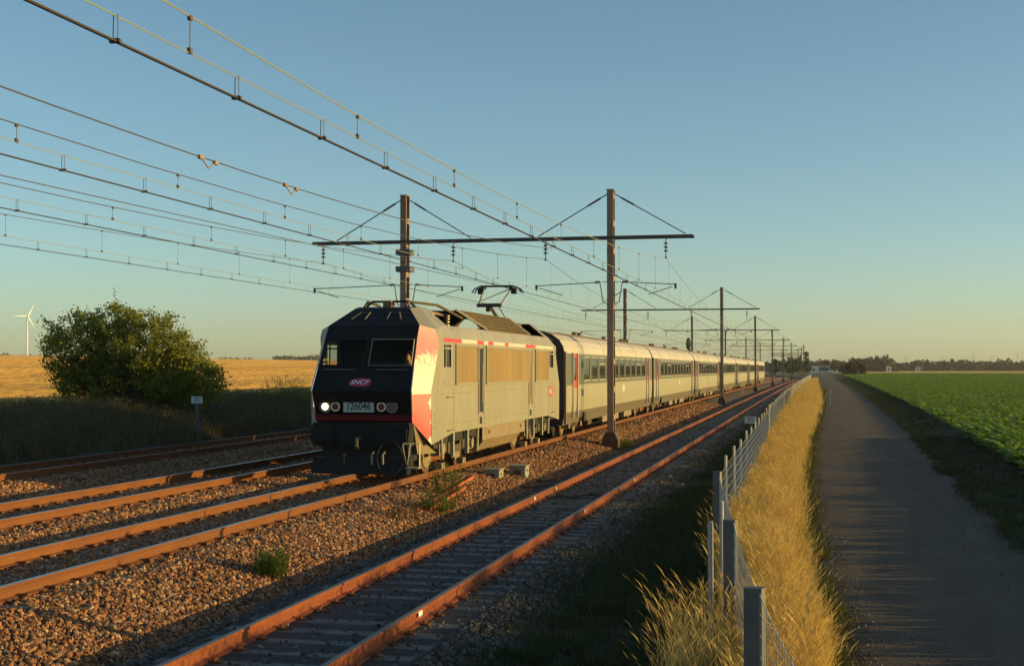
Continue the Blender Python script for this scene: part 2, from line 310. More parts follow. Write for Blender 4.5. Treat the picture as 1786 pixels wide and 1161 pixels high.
# strips east of the siding, with the winding path between
rows = {k: [] for k in ('trackside_verge', 'path', 'path_verge', 'crop_soil')}
for Y in YN:
    b_ = nearb(Y); a, b, c = float(xl(Y)), float(xr(Y)), float(xc(Y))
    a = max(a, -2.9 + b_ + 2.0)
    b = max(b, a + 2); c = max(c, b + 1)
    x0 = -2.9 + b_
    rows['trackside_verge'].append([(x0 + (a - x0) * t, float(np.interp(t, [0, .4, .8, 1], [-.60, -.56, -.50, -.47])) + (random.uniform(-.03, .03) if 0 < t < 1 else 0)) for t in (0, .2, .4, .6, .8, 1)])
    rows['path'].append([(a + (b - a) * t, z) for t, z in ((0, -.47), (.12, -.45), (.3, -.445), (.5, -.43), (.7, -.445), (.88, -.45), (1, -.45))])
    rows['path_verge'].append([(b + (c - b) * t, -.45 + .11 * t + (random.uniform(-.03, .03) if 0 < t < 1 else 0)) for t in (0, .25, .5, .75, 1)])
    rows['crop_soil'].append([(c, -.34), (c + .5, -.30), (c + 20, -.30), (c + 80, -.3), (420.0, -.3)] if Y <= 700 else [(c, -.34), (c + .5, -.32), (c + 20, -.32), (c + 80, -.32), (420.0, -.32)])
for k, m in (('trackside_verge', 'dry_ground'), ('path', 'path'), ('path_verge', 'verge')): sheet(k, YN, rows[k], m)
iy = int(np.searchsorted(YN, 700)) + 1
sheet('crop_soil', YN[:iy], rows['crop_soil'][:iy], 'soil')
sheet('east_stubble_field', YN[iy - 1:], [[(x, z - 0.0) for x, z in r_[:-1]] + [(6000.0, -.32)] for r_ in rows['crop_soil'][iy - 1:]], 'stubble')
tag(MB().quad((420, -30, -.3), (6000, -30, -.3), (6000, 700, -.32), (420, 700, -.32)).build('outer_field', 'crop_far'), kind='structure')
# western stubble field, rising
xs, hs = [-25.0], [0.0]; sp_ = 1.1; rw = random.Random(5)
while xs[-1] > -700:
    h_ = sp_ * .17 * rw.uniform(.35, 1.3); x_ = xs[-1]; xs += [x_ - sp_ * .68, x_ - sp_]; hs += [h_, 0.0]; sp_ *= 1.022
xs += [-900, -2000, -6000]; hs += [0, 0, 0]
def wz(x): return float(np.interp(-x, [25, 700, 900, 6000], [0.93, 11.0, 11.6, 11.6]))
rows_w = [[(x + (nearb(Y) * max(0, 1 - (-25 - x) / 60)), wz(x) + h) for x, h in zip(xs, hs)] for Y in YN]
sheet('west_stubble_field', YN, rows_w, 'stubble').data.polygons.foreach_set('use_smooth', [False] * ((len(xs) - 1) * (len(YN) - 1)))

# ------------------------------------------------------------------ railway tracks
RP = [(-.07, -.172), (.07, -.172), (.07, -.158), (.012, -.14), (.012, -.045), (.034, -.035), (.034, -.003), (-.034, -.003), (-.034, -.035), (-.012, -.045), (-.012, -.14), (-.07, -.158)]
YR = np.concatenate([np.arange(2, 100, 7.0), np.arange(100, 620, 10.0)])
def sweep(prof, x, z, Ys, b):
    n = len(prof); base = len(b.v)
    for Y in Ys: bx = bendf(Y); b.v.extend([(x + bx + p[0], float(Y), z + p[1]) for p in prof])
    for i in range(len(Ys) - 1):
        for j in range(n): a = base + i * n + j; c = base + i * n + (j + 1) % n; b.f.append((a, c, c + n, a + n))
    b.f.append(tuple(base + j for j in range(n)))
sl_me = None
def sleeper_mesh(name, m):
    return MB().prism([(-.13, -.12), (.13, -.12), (.125, 0), (.1, .015), (-.1, .015), (-.125, 0)], 'x', -1.28, 1.28).build(name, m)
clip_src = MB().box((-.055, -.06, 0), (.055, .06, .02)).tube([(0, -.03, .02), (0, -.03, .055)], .02, 6).tube([(0, .03, .02), (0, .03, .05)], .016, 6).build('fastening', 'rust')
def track(key, label, near, far, clips_to, rustm, topm, gap0):
    x, z = TRK[key]; t = thing('railway_track', (x, 0, z), label, 'railway track', 'parallel railway tracks')
    for s_ in (-1, 1):
        b = MB(); sweep(RP, x + s_ * .7535, z, YR, b); r_ = b.build('rail', rustm, t)
        b = MB(); sweep([(-.033, -.0035), (.033, -.0035), (.03, 0), (-.03, 0)], x + s_ * .7535, z, YR, b); b.build('running_surface', topm, r_)
    base = None; ys = np.arange(near, 330, .6); clipb = MB()
    farb = MB()
    for i, y in enumerate(ys):
        bx = bendf(y); dz = -.187 + random.uniform(-.006, .004); dx = random.uniform(-.03, .03)
        if y < far:
            if base is None: base = sleeper_mesh('sleeper', 'sleeper'); o = base; o.parent = t
            else: o = inst(base, t, name='sleeper')
            o.location = (bx + dx, y, dz); o.rotation_euler = (0, 0, R(random.uniform(-.6, .6)))
        else: farb.box((x + bx - 1.28, y - .13, z - .25), (x + bx + 1.28, y + .13, z - .175))
        if y < clips_to:
            for s_ in (-1, 1):
                for q in (-1, 1): f = inst(clip_src, o, (s_ * .7535 + q * .115 - dx, 0, -.187 - dz + .018), 'fastening')
        elif y < 120:
            for s_ in (-1, 1):
                for q in (-1, 1): clipb.box((x + bx + s_ * .7535 + q * .115 - .05, y - .05, z - .172), (x + bx + s_ * .7535 + q * .115 + .05, y + .05, z - .125))
    tag(farb.build('far_sleepers', 'sleeper', t), kind='stuff'); tag(clipb.build('far_fastenings', 'rust', t), kind='stuff')
    return t
tD = track('D', 'nearest siding track with red-rusted rails on dark sleepers beside the fence', 8.2, 75, 34, 'rust_red', 'rail_steel_dull', 0)
tC = track('C', 'main line track that the train runs on', 12, 45, 0, 'rust', 'rail_steel', 0)
tB = track('B', 'empty main line track next to the train on its far side', 14, 40, 0, 'rust', 'rail_steel', 0)
tA = track('A', 'farthest track at the foot of the grassy embankment, in shadow', 20, 20, 0, 'rust', 'rail_steel_dull', 0)
bpy.data.objects.remove(clip_src)
# white paint marks on rail webs, one black cable over the siding
for x_, y_, w_ in ((-4.515, 15.4, .16), (-4.515, 27.2, .14), (-4.515, 32.5, .12), (-4.515, 35.0, .12), (-6.02, 29.6, .14), (-6.02, 32.2, .12)):
    k = MB().box((x_ + .0355, y_, -.46), (x_ + .038, y_ + w_, -.40)); k.v = [(a + (.0 if c > -.43 else 0), b, c + .055) for a, b, c in k.v]; k.build('paint_mark', 'white_letter', tD)
cb = [(-6.0 + .1 * i, 30.9 + .25 * math.sin(i * .8) + .05 * i, -.47 + .03 * abs(math.sin(i * 1.1))) for i in range(18)]
tag(MB().tube(cb, .02, 6).build('cable', 'dark'), 'black cable lying across the sleepers of the nearest siding', 'cable')

# ------------------------------------------------------------------ ballast stones
def stone(seed, m):
    r_ = random.Random(seed); bm = bmesh.new(); bmesh.ops.create_icosphere(bm, subdivisions=1, radius=1)
    d = [Vector((r_.uniform(-1, 1), r_.uniform(-1, 1), r_.uniform(-1, 1))).normalized() for _ in range(6)]
    for v in bm.verts:
        for q in d:
            e = v.co.dot(q); lim = r_.uniform(.55, .7)
            if e > lim: v.co -= q * (e - lim)
        v.co.x *= 1.25; v.co.z *= .8
    vs = [v.co.copy() for v in bm.verts]; fs = [tuple(v.index for v in f.verts) for f in bm.faces]; bm.free()
    return src_obj('stone', vs, fs, m)
def scat_xy(n_per, x0, x1, y0, y1):
    n = int(n_per * (x1 - x0) * (y1 - y0)); return np.stack([rng.uniform(x0, x1, n), rng.uniform(y0, y1, n)], 1)
def in_view(p, margin=1.0):      # keep what the camera or a camera a step aside could see
    th = R(12.35); rx = p[:, 0] * math.cos(th) + p[:, 1] * math.sin(th); fw = -p[:, 0] * math.sin(th) + p[:, 1] * math.cos(th)
    return (fw > 3) & (np.abs(rx) < fw * .39 + margin)
def stones(name, x0, x1, m, label, bands):
    P, Sc = [], []
    for y0, y1, dens, s0, s1 in bands:
        p = scat_xy(dens, x0, x1, y0, y1); p = p[in_view(p)]; P.append(p); Sc.append(rng.uniform(s0, s1, len(p)))
    p = np.concatenate(P); sc = np.concatenate(Sc) * np.clip(rng.lognormal(0, .22, sum(map(len, Sc))), .55, 1.7)
    keep = np.ones(len(p), bool); lift = rng.uniform(-.005, .022, len(p))
    for k, (cx, cz) in TRK.items():     # thin on sleepers, none on the rails
        dx = np.abs(p[:, 0] - cx)
        on = (dx < 1.3) & (np.abs((p[:, 1] - {'D': 8.2, 'C': 12, 'B': 14, 'A': 20}[k] + .3) % .6 - .3) < .15)
        keep &= ~(on & (rng.random(len(p)) > (.10 if k == 'D' else .35)))
        keep &= ~(np.abs(dx - .7535) < .10)
        lift = np.where((dx < 1.35) & ~on, lift - (.045 if k == 'D' else .01), lift)
    p, sc, lift = p[keep], sc[keep], lift[keep]
    z = gz(p[:, 0]) + lift
    pts = np.stack([p[:, 0] + bend(p[:, 1]), p[:, 1], z], 1)
    return scatter(name, pts, rng.uniform(0, 6.28, (len(p), 3)), sc, [stone(i * 7 + len(name), mm) for i, mm in enumerate([m, m, m, 'stone_dark', 'stone_rusty' if m == 'stone' else m, 'stone_pale' if m == 'stone' else 'stone_grey', 'stone_rusty' if m == 'stone' else 'stone_dark', m])], label, 'ballast')
stones('ballast_stones', -20.2, -6.9, 'stone', 'brown broken stone ballast heaped around the main line tracks', ((11, 24, 760, .018, .038), (24, 40, 520, .020, .042), (40, 65, 200, .028, .052), (65, 110, 50, .045, .07)))
stones('siding_stones', -7.05, -3.3, 'stone_grey', 'grey broken stone ballast around the nearest siding track', ((7, 22, 700, .016, .036), (22, 40, 420, .019, .04), (40, 70, 120, .03, .05)))

# ------------------------------------------------------------------ grass and crop
def clump(name, m, nb, h0, h1, spread, lean, w, heads=0.0, seed=0):
    r_ = random.Random(seed); vs, fs = [], []
    for _ in range(nb):
        a = r_.uniform(0, 6.28); rr = spread * math.sqrt(r_.random()); bx, by = rr * math.cos(a), rr * math.sin(a); h = r_.uniform(h0, h1)
        la = r_.uniform(0, 6.28); ll = h * r_.uniform(.05, lean); dx, dy = math.cos(la), math.sin(la); px, py = -dy, dx; n = len(vs); k = 4
        ww = w * r_.uniform(.7, 1.3)
        for i in range(k):
            t = i / k; q = ll * t * t; z = h * t * (1 - .25 * lean * t); wd = ww * (1 - t * .6)
            vs += [(bx + dx * q + px * wd, by + dy * q + py * wd, z), (bx + dx * q - px * wd, by + dy * q - py * wd, z)]
        vs.append((bx + dx * ll, by + dy * ll, h * (1 - .25 * lean)))
        for i in range(k - 1): fs.append((n + 2 * i, n + 2 * i + 1, n + 2 * i + 3, n + 2 * i + 2))
        fs.append((n + 2 * k - 2, n + 2 * k - 1, n + 2 * k))
        if r_.random() < heads:
            tx, ty, tz = vs[-1]; hl = h * .16; n = len(vs); hw = ww * 2.2
            vs += [(tx - dx * .01, ty - dy * .01, tz - hl * .3), (tx + px * hw + dx * hl * .3, ty + py * hw + dy * hl * .3, tz + hl * .2), (tx - px * hw + dx * hl * .3, ty - py * hw + dy * hl * .3, tz + hl * .2), (tx + dx * hl * .8, ty + dy * hl * .8, tz + hl * .6)]
            fs.append((n, n + 1, n + 3, n + 2))
    return src_obj(name, vs, fs, m)
def grass(name, P, zf, s0, s1, sources, label):
    rots = np.zeros((len(P), 3)); rots[:, 2] = rng.uniform(0, 6.28, len(P)); rots[:, :2] = rng.normal(0, .08, (len(P), 2))
    return scatter(name, np.stack([P[:, 0], P[:, 1], zf(P)], 1), rots, rng.uniform(s0, s1, len(P)), sources, label, 'grass')
FENCE = [(0.35, 5.0), (-0.10, 7.6), (-0.416, 9.94), (-0.85, 14.5), (-1.12, 17.5), (-1.40, 20.6), (-1.46, 23.6), (-1.52, 29.6), (-1.62, 44.6), (-1.75, 60), (-1.85, 100), (-1.7, 160), (-1.3, 240), (-.6, 330), (-.3, 370)]
fx = lambda Y: np.interp(Y, [p[1] for p in FENCE], [p[0] for p in FENCE])
dry = [clump('grass_clump', 'dry_grass', 46, .25, .66, .17, .42, .0026, .55, i) for i in range(6)]
dry += [clump('old_grass_clump', 'bank_grass', 30, .2, .5, .17, .6, .003, .3, 90 + i) for i in range(2)]
tall = [clump('tall_grass_clump', 'dry_grass', 14, .6, 1.02, .14, .65, .0026, .95, 20 + i) for i in range(4)]
P = []
for y0, y1, d in ((4, 30, 75), (30, 70, 44), (70, 160, 20), (160, 330, 7)):
    p = np.stack([rng.uniform(0, 1, int(d * (y1 - y0) * 1.7)), rng.uniform(y0, y1, int(d * (y1 - y0) * 1.7))], 1)
    a, b = fx(p[:, 1]) + .05, xl(p[:, 1]) - .22 - .30 * rng.random(len(p)) ** 2; p[:, 0] = a + (b - a) * p[:, 0]; P.append(p)
P = np.concatenate(P); P = P[(P[:, 1] < 90) | (np.abs(P[:, 0] - fx(P[:, 1]) - .9 - .0008 * P[:, 1]) < np.interp(P[:, 1], [90, 330], [1.6, .35]))]
vz = lambda P: np.interp(P[:, 0], [-2.9, -1.5, 0, 1, 3, 8], [-.60, -.55, -.50, -.48, -.46, -.36]) - .01
un = .82 + .30 * np.sin(P[:, 1] * 1.3 + 2 * P[:, 0]) * np.sin(P[:, 1] * .37 + 3 * P[:, 0]) + .12 * np.sin(P[:, 1] * 3.1)
fs_ = (P[:, 0] - fx(P[:, 1])) / np.maximum(xl(P[:, 1]) - fx(P[:, 1]), .3)
rag = (rng.random(len(P)) < np.where(fs_ > .72, .35, 1)); un = un[rag]; P = P[rag]
grass('dry_grass_strip', P, vz, un * (.75 + .5 * np.clip((P[:, 1] - 45) / 60, 0, 1)), un * (1.2 + .6 * np.clip((P[:, 1] - 45) / 60, 0, 1)), dry, 'tall golden dry grass growing between the wire fence and the path')
q = P[rng.random(len(P)) < .07]; q = q[q[:, 1] < 90]
q2 = np.stack([rng.normal(-1.18, .17, 26), rng.uniform(11.8, 14.8, 26)], 1); q2 = q2[q2[:, 0] < fx(q2[:, 1]) - .05]
grass('seeding_grass_stems', np.concatenate([q, q2, q2 + .1]), vz, .75, 1.1, tall, 'long arching golden grass stems with seed heads by the near fence posts')
fr_ = [clump('fringe_grass_clump', 'green_grass', 34, .12, .40, .17, .6, .004, .1, 140 + i) for i in range(4)]
Y_ = np.concatenate([rng.uniform(5, 60, 800), rng.uniform(60, 200, 450)]); w_ = (np.sin(Y_ * .8) + np.sin(Y_ * .31 + 1) + rng.normal(0, .6, len(Y_))) > .1; Y_ = Y_[w_]
grass('fringe_grass', np.stack([xl(Y_) - .03 - .42 * rng.random(len(Y_)) ** 1.3, Y_], 1), vz, .6, 1.2, fr_, 'fresh green grass fringe along the edge of the path')
gg = [clump('short_grass_clump', 'green_grass', 30, .06, .22, .2, .9, .005, 0, 40 + i) for i in range(4)]
P = []
for y0, y1, d in ((6, 35, 60), (35, 80, 26), (80, 200, 8)):
    p = np.stack([rng.uniform(-4.1, -1.0, int(d * (y1 - y0) * 2.4)), rng.uniform(y0, y1, int(d * (y1 - y0) * 2.4))], 1)
    pr = np.clip((p[:, 0] + 4.1 + .25 * np.sin(p[:, 1] * .7)) / .9, .05, 1); p = p[(rng.random(len(p)) < pr) & (p[:, 0] < fx(p[:, 1]))]; p[:, 0] += bend(p[:, 1]); P.append(p)
for y0, y1, d in ((8, 60, 22), (60, 160, 9), (160, 400, 3)):
    p = np.stack([rng.uniform(0, 1, int(d * (y1 - y0) * 2.2)), rng.uniform(y0, y1, int(d * (y1 - y0) * 2.2))], 1)
    a, b = xr(p[:, 1]) - .1, xc(p[:, 1]) + .2; p[:, 0] = a + (b - a) * p[:, 0]; P.append(p)
for y0, y1, d in ((5, 40, 40), (40, 120, 14)):        # greener fringe at the path's edge
    n = int(d * (y1 - y0) * .35); y = rng.uniform(y0, y1, n); P.append(np.stack([xl(y) - .05 - .3 * rng.random(n), y], 1))
P = np.concatenate(P); P = P[in_view(P, 3)]
grass('green_verge_grass', P, vz, .6, 1.25, gg, 'short green grass on the verges beside the path and the siding')
bk = [clump('bank_grass_clump', 'bank_grass', 30, .2, .55, .22, .8, .006, .5, 60 + i) for i in range(4)]
P = []
for y0, y1, d in ((24, 60, 20), (60, 120, 8), (120, 330, 2)):
    p = np.stack([rng.uniform(-26.5, -20.6, int(d * (y1 - y0) * 5.9)), rng.uniform(y0, y1, int(d * (y1 - y0) * 5.9))], 1); p[:, 0] += bend(p[:, 1]); P.append(p)
P = np.concatenate(P); P = P[in_view(P, 3)]
grass('embankment_grass', P, lambda P: gz(P[:, 0] - bend(P[:, 1])) - .02, .7, 1.3, bk, 'dull dry grass covering the embankment beyond the farthest track')
n_ = 9000; Y_ = 6 + 70 * rng.random(n_) ** 1.5; sd_ = rng.random(n_) < .7
X_ = np.where(sd_, xl(Y_) - .1 + np.abs(rng.normal(0, .32, n_)), xr(Y_) + .08 - np.abs(rng.normal(0, .25, n_))); cn = rng.random(n_) < .18; X_ = np.where(cn, xl(Y_) + rng.random(n_) * (xr(Y_) - xl(Y_)), X_)
scatter('path_grit', np.stack([X_, Y_, np.full(n_, -.452) + np.where(np.abs(X_ - 1.8) < .9, .012, 0)], 1), rng.uniform(0, 6.28, (n_, 3)), rng.uniform(.006, .02, n_), [stone(70 + i, 'stone_grey') for i in range(3)], 'loose grit lying along the edges of the path', 'gravel')
def beet(seed):
    r_ = random.Random(seed); vs, fs = [], []
    for i in range(11):
        a = i * 2.4 + r_.uniform(-.3, .3); up = r_.uniform(.5, 1.35); L_ = r_.uniform(.34, .56); w = r_.uniform(.055, .09); n = len(vs); dx, dy = math.cos(a), math.sin(a)
        for t, ww in ((0, .12), (.4, .25), (.6, 1), (.85, .85), (1, .1)):
            ang = up * (1 - .55 * t); q = L_ * t * math.cos(ang); z = L_ * t * math.sin(ang) * 1.25
            vs += [(dx * q - dy * w * ww, dy * q + dx * w * ww, z + .02 * ww), (dx * q + dy * w * ww, dy * q - dx * w * ww, z + .02 * ww)]
        for k in range(4): fs.append((n + 2 * k, n + 2 * k + 1, n + 2 * k + 3, n + 2 * k + 2))
    return src_obj('beet_plant', vs, fs, 'beet')
P, SC = [], []
for y0, y1, d, s0, s1, wd in ((-6, 60, 26, .85, 1.15, 2.2), (-6, 60, 9, .85, 1.25, 7), (60, 130, 10, .62, .95, 18), (130, 260, 7, .62, .95, 36), (260, 480, 3, .8, 1.2, 66), (480, 700, 1.3, 1.0, 1.5, 100)):
    n = int(d * (y1 - y0) * wd); y = rng.uniform(y0, y1, n); x = xc(y) + .1 + wd * rng.random(n)
    x = np.where(y < 300, xc(y) + .1 + np.round((x - xc(y)) / .45) * .45 + rng.normal(0, .05, n), x); P.append(np.stack([x, y], 1)); SC.append(rng.uniform(s0, s1, n))
P = np.concatenate(P); SC = np.concatenate(SC); k = in_view(P, 6) | (P[:, 1] < 60); P, SC = P[k], SC[k]
rots = np.zeros((len(P), 3)); rots[:, 2] = rng.uniform(0, 6.28, len(P)); rots[:, :2] = rng.normal(0, .12, (len(P), 2))
scatter('beet_crop', np.stack([P[:, 0], P[:, 1], np.full(len(P), -.31)], 1), rots, SC, [beet(i) for i in range(6)], 'leafy green beet crop filling the field beside the path', 'crop')
def weed(name, x, y, z, n, h, r0, label, m='weed'):
    b = MB(); r_ = random.Random(int(x * 100)); root = thing(name, (x, y, z), label, 'weed')
    st = MB()
    for i in range(n):
        a = r_.uniform(0, 6.28); l = r_.uniform(.1, .5); hh = h * r_.uniform(.5, 1); bx, by = x + r0 * r_.uniform(-1, 1), y + r0 * r_.uniform(-1, 1)
        tip = (bx + math.cos(a) * l * hh, by + math.sin(a) * l * hh, z + hh); mid = (bx + math.cos(a) * l * hh * .35, by + math.sin(a) * l * hh * .35, z + hh * .55)
        st.tube([(bx, by, z - .02), mid, tip], [.005, .004, .002], 3, False)
        for t in range(int(9 + hh * 10)):
            q = r_.uniform(.15, 1); p = Vector((bx, by, z)).lerp(Vector(tip), q); aa = r_.uniform(0, 6.28); s_ = r_.uniform(.02, .05); d = Vector((math.cos(aa), math.sin(aa), r_.uniform(.1, .9))); w = Vector((-d.y, d.x, 0)) * .22
            b.quad(p, p + (d * .5 + w) * s_ * 1.6, p + d * s_ * 2, p + (d * .5 - w) * s_ * 1.6)
    st.build('stem', m, root); b.build('foliage', m, root); return root
weed('weed_tuft', -7.40, 18.1, -.43, 90, .40, .20, 'bright green grassy tuft on the ballast slope in the foreground')
weed('weed_plant', -7.85, 29.3, -.35, 44, .85, .25, 'dark green bushy weed beside the far end of the orange channel')
weed('weed_plant', -7.45, 26.8, -.45, 80, .45, .35, 'low yellow-green weed growing in front of the orange channel')
weed('weed_plant', -6.95, 50.9, -.5, 70, .4, .4, 'yellow-green weed at the foot of the nearest mast beside the siding')
weed('weed_plant', -7.5, 25.1, -.46, 24, .5, .3, 'sparse dry weed at the near end of the orange channel', 'bank_grass')
weed('weed_plant', -23.3, 59.5, .9, 110, 1.3, 0.9, 'dark shrubby weeds on the embankment just beside the locomotive front', 'bush_leaf')
weed('weed_plant', -23.3, 56.2, .9, 30, .9, .25, 'small upright weed on the embankment near the shrubby weeds', 'bush_leaf')

# ------------------------------------------------------------------ wire fence
fence = thing('wire_fence', (-1.4, 20.6, -.55), 'long wire mesh fence with grey posts between the siding and the path', 'fence')
FT = 1.0
def fpost(name, x, y, w, d, top, m='galv'):
    if name == 'stake': return MB().tube([(x, y, -.65), (x, y, top - .02), (x, y, top)], [w / 2, w / 2, w / 3], 8).build(name, 'stake_steel', fence)
    return MB().prism([(x - w / 2, y - d / 2), (x + w / 2 - .025, y - d / 2), (x + w / 2, y - d / 2 + .03), (x + w / 2, y + d / 2), (x - w / 2, y + d / 2)], 'z', -.65, top).build(name, m, fence)
fpost('post', -.416, 9.94, .15, .10, .92); fpost('post', -.85, 14.5, .15, .10, .90); fpost('post', -1.41, 20.8, .13, .10, .93)
fpost('post', .35, 5.0, .15, .10, .92); fpost('stake', -1.06, 14.55, .055, .05, .87); fpost('stake', -1.14, 17.6, .05, .05, .80)
ys = np.arange(23.6, 340, 3.0); st0 = None
for i, y in enumerate(ys):
    x = float(fx(y)); big = i % 11 == 10
    if big: fpost('post', x, float(y), .10, .08, 1.08)
    elif st0 is None: st0 = fpost('stake', x, float(y), .05, .05, FT); y0_ = float(y); x0_ = x
    else: inst(st0, fence, (x - x0_, float(y) - y0_, random.uniform(-.03, .05)))
nodes = [5.0, 9.94, 14.5, 17.6, 20.8] + list(ys)
hts = [-.42, -.28, -.14, .0, .15, .30, .45, .60, .75, .88]
for a, b in zip(nodes[:-1], nodes[1:]):
    if a > 150: break
    m_ = MB(); n = 6 if a < 60 else 2; r_ = .0026 if a < 25 else .0038
    for h in (hts if a < 70 else hts[::2]):
        pts = []
        for i in range(n + 1):
            t = i / n; y = a + (b - a) * t; sag = (.10 if (a < 14 and h > .8) else .025) * 4 * t * (1 - t)
            pts.append((float(fx(y)) + .03, y, h - sag * (h + .5) / 1.4))
        m_.tube(pts, .0055 if (a < 14 and h > .8) else r_, 4, False)
    if a < 110:
        for y in np.arange(a + .075, b, .15 if a < 50 else .3): m_.tube([(float(fx(y)) + .03, y, -.45), (float(fx(y)) + .03, y, .84)], r_ * .8, 3, False)
    m_.build('mesh_panel', 'stake_steel', fence)

# ------------------------------------------------------------------ kilometre signs and trackside boxes
def kmsign(x, y, z, hp, label, w=.40, h=.22):
    t = thing('kilometre_sign', (x, y, z), label, 'sign')
    MB().box((x - .04, y, z - .2), (x + .04, y + .05, z + hp)).build('sign_post', 'galv', t)
    p = MB().box((x - w / 2, y - .025, z + hp - .02), (x + w / 2, y - .002, z + hp + h)).build('plate', 'sign_white', t)
    text_mesh('71', 'lettering', 'black_letter', p, .2, Matrix.Translation((x, y - .028, z + hp + h / 2 - .01)) @ Matrix.Rotation(R(90), 4, 'X'))
kmsign(-20.45, 43.4, .02, 1.28, 'white number 71 plate on a post at the foot of the embankment')
kmsign(-2.08, 47.2, -.57, 1.20, 'white number 71 plate beside the wire fence')
def cbox_(x, y, label):
    t = thing('cable_box', (x, y, -.4), label, 'box')
    w, d, h = .42, .5, .34; z = -.42
    MB().box((x - w / 2, y - d / 2, z), (x + w / 2, y + d / 2, z + h - .04)).build('housing', 'concrete_pale', t)
    l = MB().box((x - w / 2 - .025, y - d / 2 - .025, z + h - .038), (x + w / 2 + .025, y + d / 2 + .025, z + h)).build('lid', 'concrete_pale', t)
    MB().tube([(x + w / 2, y - .05, z + h * .6), (x + w / 2 + .02, y - .05, z + h * .6)], .03, 8).build('lock', 'iron_dark', t)
    MB().box((x - .1, y - d / 2 - .02, z + .1), (x + .1, y - d / 2 - .001, z + .22)).build('handle', 'iron_dark', t)
cbox_(-8.0, 34.3, 'squat pale concrete cable box, the nearer of two between the tracks'); cbox_(-7.62, 35.7, 'squat pale concrete cable box, the farther of two between the tracks')
def loose(name, pts, r_, label):
    tag(MB().tube(pts, r_, 6).build(name, 'iron_dark'), label, 'cable')
loose('cable', [(-9.0, 33.2, -.14), (-8.6, 33.0, -.2), (-8.2, 33.4, -.3), (-7.5, 33.6, -.38), (-7.1, 33.8, -.5), (-6.8, 34.2, -.5), (-6.2, 34.4, -.47)], .03, 'dark cable running over the ballast past the nearer cable box')
loose('cable', [(-7.3, 35.5, -.35), (-7.05, 35.8, -.5), (-6.8, 36.4, -.5), (-6.3, 36.6, -.47)], .03, 'dark cable leaving the farther cable box towards the siding')
ch = thing('orange_channel', (-8.1, 29.8, -.35), 'discarded orange-red metal channel lying on the ballast slope', 'metal channel')
d0, d1 = Vector((-7.78, 26.3, -.36)), Vector((-8.28, 33.0, -.22)); dv = (d1 - d0).normalized(); nx = dv.cross(Vector((0, 0, 1))).normalized(); up = nx.cross(dv)
def chan(off, a, b, name):
    prof = [(-.11, 0), (.11, 0), (.11, .065), (.085, .065), (.085, .02), (-.085, .02), (-.085, .065), (-.11, .065)]; m_ = MB(); n = len(prof)
    for t in (a, b):
        q = d0.lerp(d1, t) + nx * off
        m_.v.extend([tuple(q + nx * p[0] + up * p[1]) for p in prof])
    m_.f = [tuple(range(n)), tuple(range(n, 2 * n))] + [(i, (i + 1) % n, n + (i + 1) % n, n + i) for i in range(n)]
    m_.build(name, 'orange_channel', ch)
chan(0, 0, 1, 'long_section'); chan(.24, .02, .62, 'short_section')
tag(MB().box((-7.3, 145, -.6), (-7.2, 145.1, .2)).prism([(-7.31, 144.99), (-7.19, 144.99), (-7.19, 145.11), (-7.31, 145.11)], 'z', .2, .26).build('marker_post', 'sign_white'), 'small white marker post beside the siding by the far masts', 'post')
tag(MB().box((1.25, 110, -.5), (1.33, 110.08, .55)).box((1.2, 109.97, .55), (1.38, 110.1, .7)).build('path_post', 'sign_white'), 'pale short post at the far edge of the dry grass by the path', 'post')

